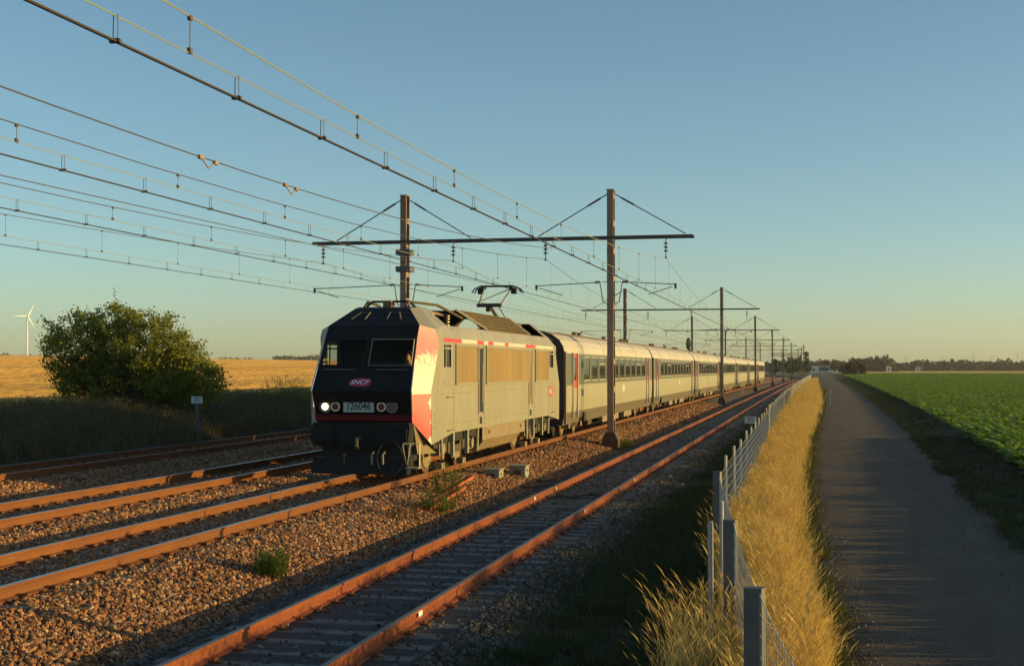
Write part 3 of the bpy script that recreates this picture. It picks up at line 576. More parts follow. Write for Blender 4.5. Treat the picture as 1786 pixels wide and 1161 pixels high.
# ------------------------------------------------------------------ catenary portals
SUP = [50.5 + 63 * i for i in range(6)]
def portal(Y, label, detail):
    b_ = bendf(Y); t = thing('catenary_portal', (-11.5 + b_, Y, -.3), label, 'catenary portal', 'catenary portals over the tracks')
    bz = 7.30
    for mx, zb in ((-7.3, -.62), (-15.25, -.35)):
        x = mx + b_; w, d = .115, .25; top = 9.05
        m_ = MB()
        for s_ in (-1, 1):       # two channels, webs facing along the track
            y = Y + s_ * d; m_.box((x - w, y - .012, zb), (x + w, y + .012, top))
            for q in (-1, 1): m_.box((x + q * w - (.012 if q > 0 else 0), min(y + .012 * -s_, y - s_ * .07), zb), (x + q * w + (.0 if q > 0 else .012), max(y + .012 * -s_, y - s_ * .07), top))
        mo = m_.build('mast', 'mast_steel', t)
        if detail:
            for z in np.arange(zb + 1.3, top, 1.02):
                for q in (-1, 1): MB().box((x + q * (w + .004) - .004, Y - d + .02, z - .11), (x + q * (w + .004) + .004, Y + d - .02, z + .11)).build('batten_plate', 'mast_steel', mo)
        MB().box((x - w - .02, Y - d - .02, top), (x + w + .02, Y + d + .02, top + .03)).build('mast_cap', 'mast_steel', mo)
        MB().prism([(x - .3, zb - .2), (x + .3, zb - .2), (x + .3, zb + .45), (x + .17, zb + .75), (x - .17, zb + .75), (x - .3, zb + .45)], 'y', Y - .42, Y + .42).build('footing', 'concrete' if mx < -10 else 'iron_dark', mo)
        for e in (-1, 1):
            L_ = 2.75 if e < 0 else (2.75 if mx > -10 else 2.6)
            p0, p1 = Vector((x + e * .13, Y, top - .12)), Vector((x + e * L_, Y, bz + .1))
            r_ = MB().tube([p0, p1], .022, 6).build('tie_rod', 'beam_steel', t)
            if detail: MB().tube([p0.lerp(p1, .1), p0.lerp(p1, .28)], .04, 6).build('turnbuckle', 'beam_steel', r_)
            # registration arm bracket
            tx = {(-7.3, 1): -5.27, (-7.3, -1): -9.77, (-15.25, 1): -13.34, (-15.25, -1): -18.55}[(mx, e)] + b_
            za = 5.55; br = MB()
            br.tube([(x + e * w, Y, za + .12), (x + e * .42, Y, za + .12), (x + e * .30, Y, za - .62), (x + e * w, Y, za - .72)], .02, 6)
            a_ = br.build('arm_bracket', 'beam_steel', t)
            MB().tube([(x + e * .42, Y, za + .12), (x + e * .62, Y, za + .1)], [.03, .03], 8).tube([(x + e * .46, Y, za + .115), (x + e * .48, Y, za + .115)], .06, 8).tube([(x + e * .54, Y, za + .11), (x + e * .56, Y, za + .11)], .06, 8).build('arm_insulator', 'insulator', a_)
            xe = tx + e * .35
            MB().tube([(x + e * .62, Y, za + .1), (xe, Y, za)], .018, 6).box((xe - .04, Y - .03, za - .16), (xe + .04, Y + .03, za + .03)).build('registration_tube', 'beam_steel', a_)
            MB().tube([(xe - e * .1, Y, za - .08), (xe - e * 1.0, Y, za - .36)], .016, 6).build('steady_arm', 'beam_steel', a_)
    MB().box((-18.9 + b_, Y - .30, bz - .045), (-4.25 + b_, Y - .26, bz + .045)).box((-18.9 + b_, Y + .26, bz - .045), (-4.25 + b_, Y + .30, bz + .045)).build('cross_beam', 'beam_steel', t)
    for k in TRK:
        x = TRK[k][0] + b_; m_ = MB().tube([(x, Y, bz - .05), (x, Y, bz - .75)], .018, 6)
        for j in range(3): z = bz - .25 - j * .14; m_.tube([(x, Y, z - .02), (x, Y, z + .01), (x, Y, z + .05)], [.085, .075, .03], 10)
        m_.box((x - .03, Y - .1, bz - .80), (x + .03, Y + .1, bz - .74)).box((x - .04, Y - .31, bz - .06), (x + .04, Y + .31, bz - .02)); m_.build('insulator_string', 'insulator', t)
    return t
names = ['nearest steel portal of two masts and cross beam, over the locomotive', 'second catenary portal from the camera, over the second coach', 'third catenary portal along the track, over the fifth coach', 'fourth catenary portal along the track, over the end of the train', 'fifth catenary portal along the track, just behind the train', 'last two-masted portal before the curve']
for i, Y in enumerate(SUP): portal(Y, names[i], i < 3)
# clamp boxes on the nearest left mast
mx = -15.25; near_portal = [o for o in bpy.data.objects if o.name == 'catenary_portal'][0]
for z in (6.9, 6.25): MB().box((mx - .28, 50.5 - .32, z - .1), (mx + .28, 50.5 + .32, z + .1)).build('clamp', 'galv', near_portal)
for i, (x, Y, h) in enumerate(((-2.6, 393, 9.0), (-3.6, 440, 9.0), (-5.2, 486, 9.0))):
    t = thing('catenary_mast', (x, Y, -.4), ['tall single mast at the right end of the far mast row', 'single far mast, second from the right end of the row', 'single far mast, third from the right end of the row'][i], 'mast', 'single far masts on the curve')
    MB().prism([(x - .13, Y - .25), (x + .13, Y - .25), (x + .13, Y + .25), (x - .13, Y + .25)], 'z', -.6, h).build('shaft', 'mast_steel', t)
    MB().box((x - 9, Y - .1, 6.6), (x + .3, Y + .1, 6.75)).tube([(x, Y, h - .2), (x - 4, Y, 6.7)], .03, 5).build('bracket_arm', 'beam_steel', t)

# ------------------------------------------------------------------ overhead lines
SPANS = [-12.5] + SUP + [428.5, 491.5]
def para(zm, zs): return lambda t: zm + (zs - zm) * (2 * t - 1) ** 2
OH = {'D': (5.0, 5.2, 5.45, 6.5), 'C': (5.11, 5.31, 5.52, 6.55), 'B': (5.17, 5.36, 5.58, 6.55), 'A': (5.37, 5.57, 6.03, 6.55)}
OL = {'D': 'overhead wires above the nearest siding, highest in the sky', 'C': 'overhead wires above the track of the train', 'B': 'overhead wires above the empty main line track', 'A': 'lowest overhead wires, above the farthest track'}
for k, (zc, za, zm, zs) in OH.items():
    x0 = TRK[k][0]; t = thing('overhead_line', (x0, 0, zc), OL[k], 'overhead line', 'overhead lines')
    mz = para(zm, zs)
    def pl(zf, dx=0.0, wig=0.0):
        pts = []
        for a, b in zip(SPANS[:-1], SPANS[1:]):
            n = 14 if a < 200 else 6
            for i in range(n): u = i / n; Y = a + (b - a) * u; pts.append((x0 + bendf(Y) + dx, Y, zf(u) + wig * math.sin(u * 25)))
        return pts
    for dx in (-.016, .016): MB().tube(pl(lambda u: zc, dx), .0075, 5, False).build('contact_wire', 'wire', t)
    au = MB().tube(pl(lambda u: za), .0065, 5, False).build('auxiliary_wire', 'wire_pale', t)
    ms_ = MB().tube(pl(mz), .0085, 5, False).build('messenger_wire', 'wire' if k != 'D' else 'wire_pale', t)
    fb = MB()
    for Y in np.arange(.5, 300, 2.3):
        a = max(s_ for s_ in SPANS if s_ <= Y); u = (Y - a) / 63; bx = x0 + bendf(Y)
        if Y < 46: MB().tube([(bx - .018, Y, za + .01), (bx - .02, Y, zc + .04), (bx, Y, zc - .005), (bx + .02, Y, zc + .04), (bx + .018, Y, za + .01)], .0045, 4, False).box((bx - .045, Y - .02, zc - .012), (bx + .045, Y + .02, zc + .02)).build('dropper', 'wire', au)
        else: fb.tube([(bx, Y, za), (bx, Y, zc)], .005, 3, False)
    for Y in np.arange(2.0, 300, 4.5):
        a = max(s_ for s_ in SPANS if s_ <= Y); u = (Y - a) / 63; bx = x0 + bendf(Y); zt = mz(u)
        if Y < 50: MB().tube([(bx, Y, zt), (bx, Y, za)], .005, 4, False).cbox((bx, Y, zt - .01), (.03, .05, .04)).cbox((bx, Y, za + .02), (.03, .05, .05)).build('dropper', 'wire', ms_)
        else: fb.tube([(bx, Y, zt), (bx, Y, za)], .005, 3, False)
    tag(fb.build('far_droppers', 'wire', t), kind='stuff')
    if k == 'C':
        f = para(5.83, 6.95); fe = MB().tube([(x0 + .25, -12.5 + 63 * i / 20, f(i / 20)) for i in range(21)], .011, 5, False).build('feeder_wire', 'wire', t)
        for Y in (20.3, 23.9):
            u = (Y + 12.5) / 63; MB().cbox((x0 + .25, Y, f(u)), (.05, .16, .06)).cbox((x0 + .25, Y + .55, f(u) - .01), (.05, .14, .06)).tube([(x0 + .25, Y, f(u)), (x0 + .25, Y + .28, f(u) - .14), (x0 + .25, Y + .55, f(u))], .012, 5).build('clamp', 'mast_steel', fe)
        MB().tube([(x0 - 1.1 + 1.1 * i / 8, 6 + 40 * i / 8, 5.02 + .09 * (i / 8)) for i in range(9)], .0075, 5, False).build('second_contact_wire', 'wire', t)

# ------------------------------------------------------------------ locomotive
LX = -9.77; CY = 37.62
loco = thing('locomotive', (LX, CY, 0), 'grey electric locomotive with black front and red corner, raised pantograph', 'locomotive')
def wY(y, end): return y if end < 0 else 2 * CY - y          # end -1: front towards the camera
ROW = [(1.27, 29.25, 1.11), (1.97, 29.03, 1.15), (2.48, 29.33, 1.12), (3.17, 29.72, 1.09), (3.45, 29.93, 1.08), (3.86, 30.55, .66)]
def P3(lx, y, z, end): return (LX + lx, wY(y, end), z)
SE = [(.76, 29.75), (1.95, 29.68), (2.95, 30.33), (3.18, 30.28)]     # front edge of the side wall (z, y)
def wall_with_holes(b, Pf, us, vs, holes):
    for i in range(len(us) - 1):
        for j in range(len(vs) - 1):
            cu, cv = (us[i] + us[i + 1]) / 2, (vs[j] + vs[j + 1]) / 2
            if any(h[0] < cu < h[1] and h[2] < cv < h[3] for h in holes): continue
            b.quad(Pf(us[i], vs[j]), Pf(us[i + 1], vs[j]), Pf(us[i + 1], vs[j + 1]), Pf(us[i], vs[j + 1]))
def front_point(u, v, end, r0=2, r1=3, out=0.0):
    a, c = ROW[r0], ROW[r1]; z = a[0] + (c[0] - a[0]) * v; y = a[1] + (c[1] - a[1]) * v; h = a[2] + (c[2] - a[2]) * v
    return P3(u * h, y - out, z, end)
HO = [(-.94, -.05, .08, .93), (.05, .94, .08, .93)]
for end in (-1, 1):
    b = MB()
    for r0 in (0, 1, 3, 4):
        a, c = ROW[r0], ROW[r0 + 1]; b.quad(P3(-a[2], a[1], a[0], end), P3(a[2], a[1], a[0], end), P3(c[2], c[1], c[0], end), P3(-c[2], c[1], c[0], end))
    wall_with_holes(b, lambda u, v: front_point(u, v, end), [-1, -.94, -.05, .05, .94, 1], [0, .08, .93, 1], HO)
    mask = b.build('front_mask', 'loco_black', loco)
    for h in HO:
        g = MB().quad(*[front_point(u, v, end, out=-.015) for u, v in ((h[0], h[2]), (h[1], h[2]), (h[1], h[3]), (h[0], h[3]))]).build('windscreen', 'windscreen', mask)
        fr = MB(); w_ = .016; r4 = [(h[0], h[2]), (h[1], h[2]), (h[1], h[3]), (h[0], h[3])]
        pts = [front_point(u, v, end, out=.012) for u, v in r4]
        for i in range(4): fr.tube([pts[i], pts[(i + 1) % 4]], w_, 5)
        fr.build('windscreen_frame', 'rail_steel_dull' if h[0] > 0 else 'loco_black', g)
    # corner wedges and roof shoulders
    for s_ in (-1, 1):
        W_ = lambda i: P3(s_ * ROW[i][2], ROW[i][1], ROW[i][0], end); E_ = lambda i: P3(s_ * 1.42, SE[i][1], SE[i][0], end)
        top = P3(s_ * 1.36, 30.24, 3.36, end)
        b = MB().quad(W_(0), E_(0), E_(1), W_(1)).quad(W_(1), E_(1), E_(2), W_(2)).quad(W_(2), E_(2), W_(3)).quad(W_(3), E_(2), E_(3), top, W_(4))
        wd = b.build('corner_panel', 'corner_paint' if s_ > 0 else 'loco_roof', loco, smooth=True)
        cb_ = bmesh.new(); cb_.from_mesh(wd.data); bmesh.ops.remove_doubles(cb_, verts=cb_.verts, dist=.001); bmesh.ops.recalc_face_normals(cb_, faces=cb_.faces)
        for e_ in cb_.edges: e_.smooth = e_.calc_face_angle(0) < R(28)
        cb_.to_mesh(wd.data); cb_.free()
        MB().quad(W_(4), top, P3(s_ * 1.29, 31.1, 3.48, end), P3(s_ * .76, 31.1, 3.92, end), W_(5)).build('roof_shoulder', 'loco_roof', loco)
        MB().tube([P3(s_ * 1.13, 29.30, 2.5, end), P3(s_ * 1.16, 29.0, 1.97, end), P3(s_ * 1.13, 29.16, 1.42, end)], .018, 6).build('hand_rail', 'chrome', mask)
    MB().quad(P3(-.66, 30.55, 3.86, end), P3(.66, 30.55, 3.86, end), P3(.76, 31.1, 3.92, end), P3(-.76, 31.1, 3.92, end)).build('cab_roof', 'loco_black', loco)
    # front furniture
    if end < 0:
        fz = lambda z: np.interp(z, [ROW[0][0], ROW[1][0]], [ROW[0][1], ROW[1][1]])
        def disc(lx, z, r_, m, par, dep=.03, n=20):
            y = float(fz(z)); return MB().tube([(LX + lx, y - dep, z), (LX + lx, y + .1, z)], r_, n).build('lamp', m, par)
        for lx, r_, m in ((-.87, .115, 'lamp_on'), (-.63, .085, 'lens_red'), (.44, .085, 'lens_red'), (.68, .115, 'lens_clear')):
            ring = disc(lx, 1.62, r_ + .022, 'chrome' if abs(lx) < .65 else 'rail_steel_dull', loco, .028); ring.name = 'headlamp'
            dd = disc(lx, 1.62, r_ * (.62 if m == 'lamp_on' else .9), m, ring, .04); dd.name = 'lens'
        y = float(fz(1.62)); p = MB().box((LX - .44, y - .03, 1.5), (LX + .26, y + .02, 1.75)).build('number_plate', 'plate', loco)
        text_mesh('126046', 'lettering', 'black_letter', p, .235, Matrix.Translation((LX - .09, y - .034, 1.625)) @ Matrix.Rotation(R(90), 4, 'X'), sx=.82)
        m_ = MB(); m_.quad(P3(-1.12, 29.215, 1.30, -1), P3(1.12, 29.215, 1.30, -1), P3(1.125, 29.155, 1.44, -1), P3(-1.125, 29.155, 1.44, -1)); m_.v = [(a, c - .012, d) for a, c, d in m_.v]; m_.build('red_stripe', 'red_dark', loco)
        # logo on the upper front panel
        a, c = Vector(P3(0, ROW[1][1], ROW[1][0], -1)), Vector(P3(0, ROW[2][1], ROW[2][0], -1)); up = (c - a).normalized(); nrm = Vector((1, 0, 0)).cross(up)
        B4 = Matrix(((1, up.x, nrm.x, 0), (0, up.y, nrm.y, 0), (0, up.z, nrm.z, 0), (0, 0, 0, 1))); ctr = a.lerp(c, .36) + Vector((-.09, 0, 0))
        poly = [(-.06, .10), (.03, .125), (.27, .085), (.285, .0), (.25, -.10), (-.05, -.115), (-.20, -.07), (-.24, .0), (-.16, .07)]
        lg = MB(); lg.v = [tuple(Matrix.Translation(ctr + nrm * .006) @ B4 @ Vector((q[0], q[1], 0))) for q in poly]; lg.f = [tuple(range(len(poly)))]; lgo = lg.build('logo', 'logo_red', loco)
        text_mesh('SNCF', 'lettering', 'white_letter', lgo, .165, Matrix.Translation(ctr + nrm * .012) @ B4, shear=.35, sx=1.05)
        # wiper rail, cab steps, lower front
        for u0, u1 in ((-.86, -.2), (.22, .86)): MB().tube([front_point(u0, -.06, -1, out=.03), front_point(u1, -.06, -1, out=.03)], .014, 6).build('wiper', 'rail_steel_dull', mask)
        for u in (-.5, .42):
            q = lambda du, v: front_point(u + du, v, -1, 4, 5, .03); MB().tube([q(-.15, .35), q(-.08, .75), q(.2, .75), q(.2, .35)], .018, 5).build('roof_grab_rail', 'coach_band', mask)
    m_ = MB().prism([(LX - 1.12, .74), (LX + 1.08, .74), (LX + 1.13, 1.2), (LX + 1.10, 1.265), (LX - 1.10, 1.265), (LX - 1.13, 1.2)], 'y', wY(28.98, end), wY(29.9, end)); m_.build('front_fairing', 'fairing', loco)
    m_ = MB().prism([(wY(29.0, end), .50), (wY(28.85, end), .16), (wY(29.1, end), .13), (wY(29.5, end), .5)], 'x', LX - 1.1, LX + 1.1); m_.build('snow_plough', 'fairing', loco)
    MB().box((LX - 1.0, min(wY(29.3, end), wY(30.0, end)), .40), (LX + 1.0, max(wY(29.3, end), wY(30.0, end)), .75)).build('buffer_beam', 'dark', loco)
    for s_ in (-1, 1):
        x = LX + s_ * .86; MB().tube([(x, wY(29.0, end), 1.0), (x, wY(28.88, end), 1.0)], .12, 16).box((x - .24, min(wY(28.88, end), wY(28.84, end)), .85), (x + .24, max(wY(28.88, end), wY(28.84, end)), 1.15)).build('buffer', 'fairing', loco)
    MB().tube([(LX, wY(29.0, end), .95), (LX, wY(28.75, end), .93), (LX, wY(28.7, end), .78), (LX, wY(28.82, end), .72)], .045, 8).build('coupling_hook', 'under', loco)
    for lx, c in ((.3, .62), (.55, .62), (-.35, .6)): MB().tube([(LX + lx, wY(29.0, end), c), (LX + lx, wY(28.86, end), c - .05), (LX + lx + .02, wY(28.82, end), c - .25)], .028, 6).build('brake_hose', 'under_tan' if lx > 0 else 'dark', loco)
# brake hose loop and step at the lit corner
MB().tube([(LX + .72 + .30 * math.cos(a), 28.86, .50 + .36 * math.sin(a)) for a in np.linspace(.3, 6.0, 22)], .016, 6).build('hose_loop', 'dark', loco)
MB().tube([(LX + 1.0, 28.95, .82), (LX + 1.32, 29.1, .82), (LX + 1.32, 29.1, .30), (LX + 1.08, 28.95, .30)], .02, 6).tube([(LX + .98, 28.95, .82), (LX + 1.08, 28.95, .30), (LX + 1.15, 28.98, .82)], .018, 6).box((LX + 1.05, 28.9, .28), (LX + 1.34, 29.2, .31)).build('cab_step', 'frame_alu', loco)
MB().quad((LX + 1.13, 29.27, 1.26), (LX + 1.40, 29.8, .80), (LX + 1.40, 30.2, .55), (LX + 1.13, 29.6, .55)).build('corner_plate', 'under_tan', loco)
# side walls
for s_ in (-1, 1):
    x = LX + s_ * 1.42; b = MB()
    for end in (-1, 1):
        q = lambda y, z: (x, wY(y, end), z)
        b.quad(q(29.72, .95), q(30.45, .95), q(30.45, 3.18), q(30.28, 3.18), q(30.33, 2.95), q(29.68, 1.95)); b.quad(q(29.75, .76), q(31.7, .95), q(29.72, .95))
    Y1, Y2 = 30.45, 2 * CY - 30.45
    cw = [(30.78, 31.42, 2.50, 3.02), (2 * CY - 31.42, 2 * CY - 30.78, 2.50, 3.02)]
    wall_with_holes(b, lambda u, v: (x, u, v), sorted([Y1, Y2, 30.78, 31.42, 2 * CY - 31.42, 2 * CY - 30.78]), [.95, 2.50, 3.02, 3.18], cw)
    side = b.build('side_wall', 'loco_grey', loco)
    for c in cw:
        MB().quad((x - s_ * .02, c[0], c[2]), (x - s_ * .02, c[1], c[2]), (x - s_ * .02, c[1], c[3]), (x - s_ * .02, c[0], c[3])).build('cab_window', 'clear_glass', side)
        MB().box((x - .015, c[0] + .15 - .02, c[2]), (x + .012, c[0] + .15 + .02, c[3])).box((x - .015, c[0], c[3] - .1), (x + .012, c[1], c[3] - .065)).build('window_bar', 'frame_alu', side)
    if s_ > 0:
        for y0, y1, z0, z1 in ((31.85, 33.95, 2.12, 3.0), (34.98, 40.35, 2.10, 3.0), (41.5, 43.55, 2.10, 3.0)):
            lv = MB().box((x - .01, y0, z0), (x + .012, y1, z1)).build('louvre_panel', 'under_tan', side); sb = MB()
            for yy in np.arange(y0 + .05, y1 - .03, .085): sb.add([(x + .012, yy, z0 + .02), (x + .035, yy + .035, z0 + .02), (x + .012, yy + .06, z0 + .02), (x + .012, yy, z1 - .02), (x + .035, yy + .035, z1 - .02), (x + .012, yy + .06, z1 - .02)], [(0, 1, 4, 3), (1, 2, 5, 4), (0, 2, 1), (3, 4, 5)])
            tag(sb.build('louvre_slats', 'louvre', lv), kind='stuff')
            fr = MB()
            for a, c in (((y0 - .05, z0 - .05), (y1 + .05, z0)), ((y0 - .05, z1), (y1 + .05, z1 + .05)), ((y0 - .05, z0 + .001), (y0, z1 - .001)), ((y1, z0 + .001), (y1 + .05, z1 - .001))): fr.box((x - .01, a[0], a[1]), (x + .035, c[0], c[1]))
            fr.build('louvre_frame', 'loco_grey', lv)
        for y0, m, z0 in ((34.25, 'dark', 1.35), (40.62, 'louvre', 1.42)):
            MB().box((x - .01, y0 - .06, z0), (x + .008, y0 + .36, 2.98)).build('door_recess', m, side)
            for yy in (y0 - .13, y0 + .36): MB().box((x - .01, yy, z0 - .05), (x + .018, yy + .07, 3.03)).build('door_jamb', 'loco_grey', side)
            MB().tube([(x + .04, y0 + .15, 1.6), (x + .05, y0 + .15, 2.6)], .014, 6).build('hand_rail', 'frame_alu', side)
            MB().box((x - .01, y0 + .02, 1.05), (x + .006, y0 + .27, 1.23)).build('foot_step', 'dark', side)
        for y0, z0 in ((31.0, 1.80), (31.05, 1.02), (44.1, 1.75), (44.1, 1.05)): MB().tube([(x, y0, z0), (x + .05, y0, z0), (x + .05, y0 + .5, z0), (x, y0 + .5, z0)], .014, 5).build('grab_handle', 'under_tan', side)
        for y0, y1, m in ((30.75, 32.4, 'loco_magenta'), (32.4, 34.0, 'stripe_white'), (34.0, 34.7, 'loco_magenta'), (34.7, 35.2, 'stripe_white'), (35.2, 35.8, 'loco_magenta'), (35.8, 37.2, 'stripe_white'), (37.2, 37.65, 'loco_magenta'), (37.65, 40.0, 'stripe_white'), (40.0, 41.5, 'loco_magenta'), (41.5, 44.4, 'stripe_white')):
            MB().box((x - .01, y0, 3.085), (x + .006, y1 - .004, 3.175)).build('roofline_stripe', m, side)
        for yy in (31.66, 34.08, 34.78, 40.45, 41.32, 43.7): MB().box((x, yy, 1.0), (x + .003, yy + .012, 3.07)).build('panel_seam', 'under', side)
        for zz in (1.88, 1.16): MB().box((x, 30.5, zz), (x + .003, 44.7, zz + .01)).build('panel_seam', 'under_tan', side)
        for yy in (32.2, 35.4, 38.5, 41.8): MB().quad((x + .004, yy, 3.18), (x + .004, yy + .02, 3.18), (LX + 1.294, yy + .02, 3.485), (LX + 1.294, yy, 3.485)).build('roof_seam', 'under', side)
        X4 = Matrix.Translation((x + .004, 31.05, 2.12)) @ Matrix(((0, 0, 1, 0), (1, 0, 0, 0), (0, 1, 0, 0), (0, 0, 0, 1)))
        text_mesh('126046', 'lettering', 'faint_letter', side, .26, X4)
        lg = MB(); lg.v = [(x + .005, 43.95 + q[0] * 1.3, 1.72 + q[1] * 1.5) for q in poly]; lg.f = [tuple(range(len(poly)))]; lg2 = lg.build('logo', 'loco_magenta', side)
        text_mesh('SNCF', 'lettering', 'white_letter', lg2, .2, Matrix.Translation((x + .009, 43.98, 1.72)) @ Matrix(((0, 0, 1, 0), (1, 0, 0, 0), (0, 1, 0, 0), (0, 0, 0, 1))), shear=.3)
        for yy in (29.95, 36.1, 40.1):
            for zz in (1.1, 1.25, 1.4): MB().box((x, yy, zz), (x + .004, yy + .05, zz + .03)).build('stencil_mark', 'black_letter', side)
    # roof slopes
    f = lambda lx, y, z: (LX + s_ * lx, y, z)
    ya, yb = 31.1, 2 * CY - 31.1
    MB().quad(f(1.42, 30.28, 3.18), f(1.42, 2 * CY - 30.28, 3.18), f(1.29, yb, 3.48), f(1.29, ya, 3.48), f(1.36, 30.24, 3.36)).build('roof_slope', 'loco_roof', loco)
    sl_ = MB()
    for y0, y1 in ((31.1, 31.5), (43.6, yb)): sl_.quad(f(1.29, y0, 3.48), f(1.29, y1, 3.48), f(.76, y1, 3.92), f(.76, y0, 3.92))
    sl_.build('roof_slope', 'loco_roof', loco)
    g = MB().quad(f(1.29, 35.6, 3.48), f(1.29, 41.3, 3.48), f(.70, 40.9, 3.97), f(.70, 34.6, 3.97)).build('roof_grille', 'mesh_brown', loco)
    gb = MB()
    for t in np.linspace(0, 1, 22): gb.tube([f(1.295, 35.6 + 5.7 * t, 3.49), f(.705, 34.6 + 6.3 * t, 3.98)], .014, 4, False)
    for t in np.linspace(0, 1, 6): gb.tube([f(1.295 - .59 * t, 35.6 - t, 3.49 + .49 * t), f(1.295 - .59 * t, 41.3 - .4 * t, 3.49 + .49 * t)], .016, 4, False)
    tag(gb.build('grille_bars', 'mesh_brown', g), kind='stuff')
    MB().tube([f(1.29, 35.6, 3.5), f(.70, 34.6, 3.99)], .03, 6).tube([f(1.29, 41.3, 3.5), f(.70, 40.9, 3.99)], .03, 6).build('grille_rim', 'loco_roof', g)
MB().quad((LX - .70, 34.6, 3.97), (LX + .70, 34.6, 3.97), (LX + .70, 40.9, 3.97), (LX - .70, 40.9, 3.97)).build('roof_top', 'mesh_brown', loco)
MB().box((LX - 1.28, 31.5, 3.30), (LX + 1.28, 43.6, 3.47)).build('roof_deck', 'dark', loco)
for s_ in (-1, 1): MB().tube([(LX + s_ * .5, 30.75, 3.9), (LX + s_ * .5, 31.0, 4.03), (LX + s_ * .75, 32.6, 4.02), (LX + s_ * .95, 34.3, 3.75)], .035, 6).build('roof_bus_bar', 'under', loco)
MB().tube([(LX - .55, 30.95, 3.88), (LX - .4, 31.05, 4.04), (LX + .5, 31.05, 4.04), (LX + .68, 31.05, 3.88)], .03, 6).build('roof_frame', 'dark', loco)
MB().box((LX - .1, 30.9, 3.88), (LX + .1, 31.2, 4.06)).build('roof_box', 'louvre', loco)
for y, lx in ((31.9, .3), (32.6, .6), (33.2, .1), (33.7, .7), (32.3, -.5), (33.5, -.6), (41.6, .3), (42.0, .75), (43.2, -.2)):
    m_ = MB().tube([(LX + lx, y, 3.47), (LX + lx, y, 3.85)], .045, 8)
    for z in (3.55, 3.63, 3.71, 3.79): m_.tube([(LX + lx, y, z), (LX + lx, y, z + .02)], .085, 10)
    m_.build('roof_insulator', 'insulator', loco)
MB().tube([(LX + .6, 31.9, 3.86), (LX + .62, 34.2, 3.80)], .035, 6).build('roof_conduit', 'under_tan', loco)
MB().box((LX - .6, 31.8, 3.47), (LX + .45, 33.9, 3.78)).build('roof_equipment', 'under', loco); MB().box((LX - .3, 41.3, 3.47), (LX + .9, 41.9, 3.85)).build('roof_equipment', 'under', loco)
# pantograph
pan = MB().box((LX - .55, 42.0, 3.78), (LX - .47, 43.5, 3.86)).box((LX + .47, 42.0, 3.78), (LX + .55, 43.5, 3.86)).box((LX - .55, 42.1, 3.79), (LX + .55, 42.18, 3.85)).box((LX - .55, 43.3, 3.79), (LX + .55, 43.38, 3.85)).build('pantograph', 'under', loco)
kn = (LX, 41.35, 4.42); hd = (LX, 42.5, 5.02)
MB().tube([(LX, 43.1, 3.86), kn], [.06, .05], 8).box((LX - .38, 41.25, 4.36), (LX + .38, 41.45, 4.47)).box((LX - .1, 41.3, 4.22), (LX + .04, 41.4, 4.36)).build('lower_arm', 'under', pan)
MB().tube([(LX - .34, 41.35, 4.42), (LX - .45, 42.5, 5.0)], .026, 6).tube([(LX + .34, 41.35, 4.42), (LX + .45, 42.5, 5.0)], .026, 6).tube([(LX - .36, 41.6, 4.55), (LX + .45, 42.5, 5.0)], .018, 6).build('upper_arm', 'under_tan', pan)
MB().tube([(LX + .2, 43.3, 3.86), (LX + .25, 41.5, 4.40)], .018, 6).build('control_rod', 'under', pan)
hm = MB()
for dy in (-.16, .16): hm.tube([(LX - .8, 42.5 + dy, 4.86), (LX - .72, 42.5 + dy, 4.98), (LX - .52, 42.5 + dy, 5.07), (LX + .52, 42.5 + dy, 5.07), (LX + .72, 42.5 + dy, 4.98), (LX + .8, 42.5 + dy, 4.86)], .024, 6)
hm.box((LX - .5, 42.3, 4.98), (LX - .42, 42.7, 5.05)).box((LX + .42, 42.3, 4.98), (LX + .5, 42.7, 5.05)).box((LX - .62, 42.36, 4.82), (LX - .46, 42.52, 5.0)).box((LX + .46, 42.36, 4.82), (LX + .62, 42.52, 5.0)).build('contact_strip_head', 'dark', pan)
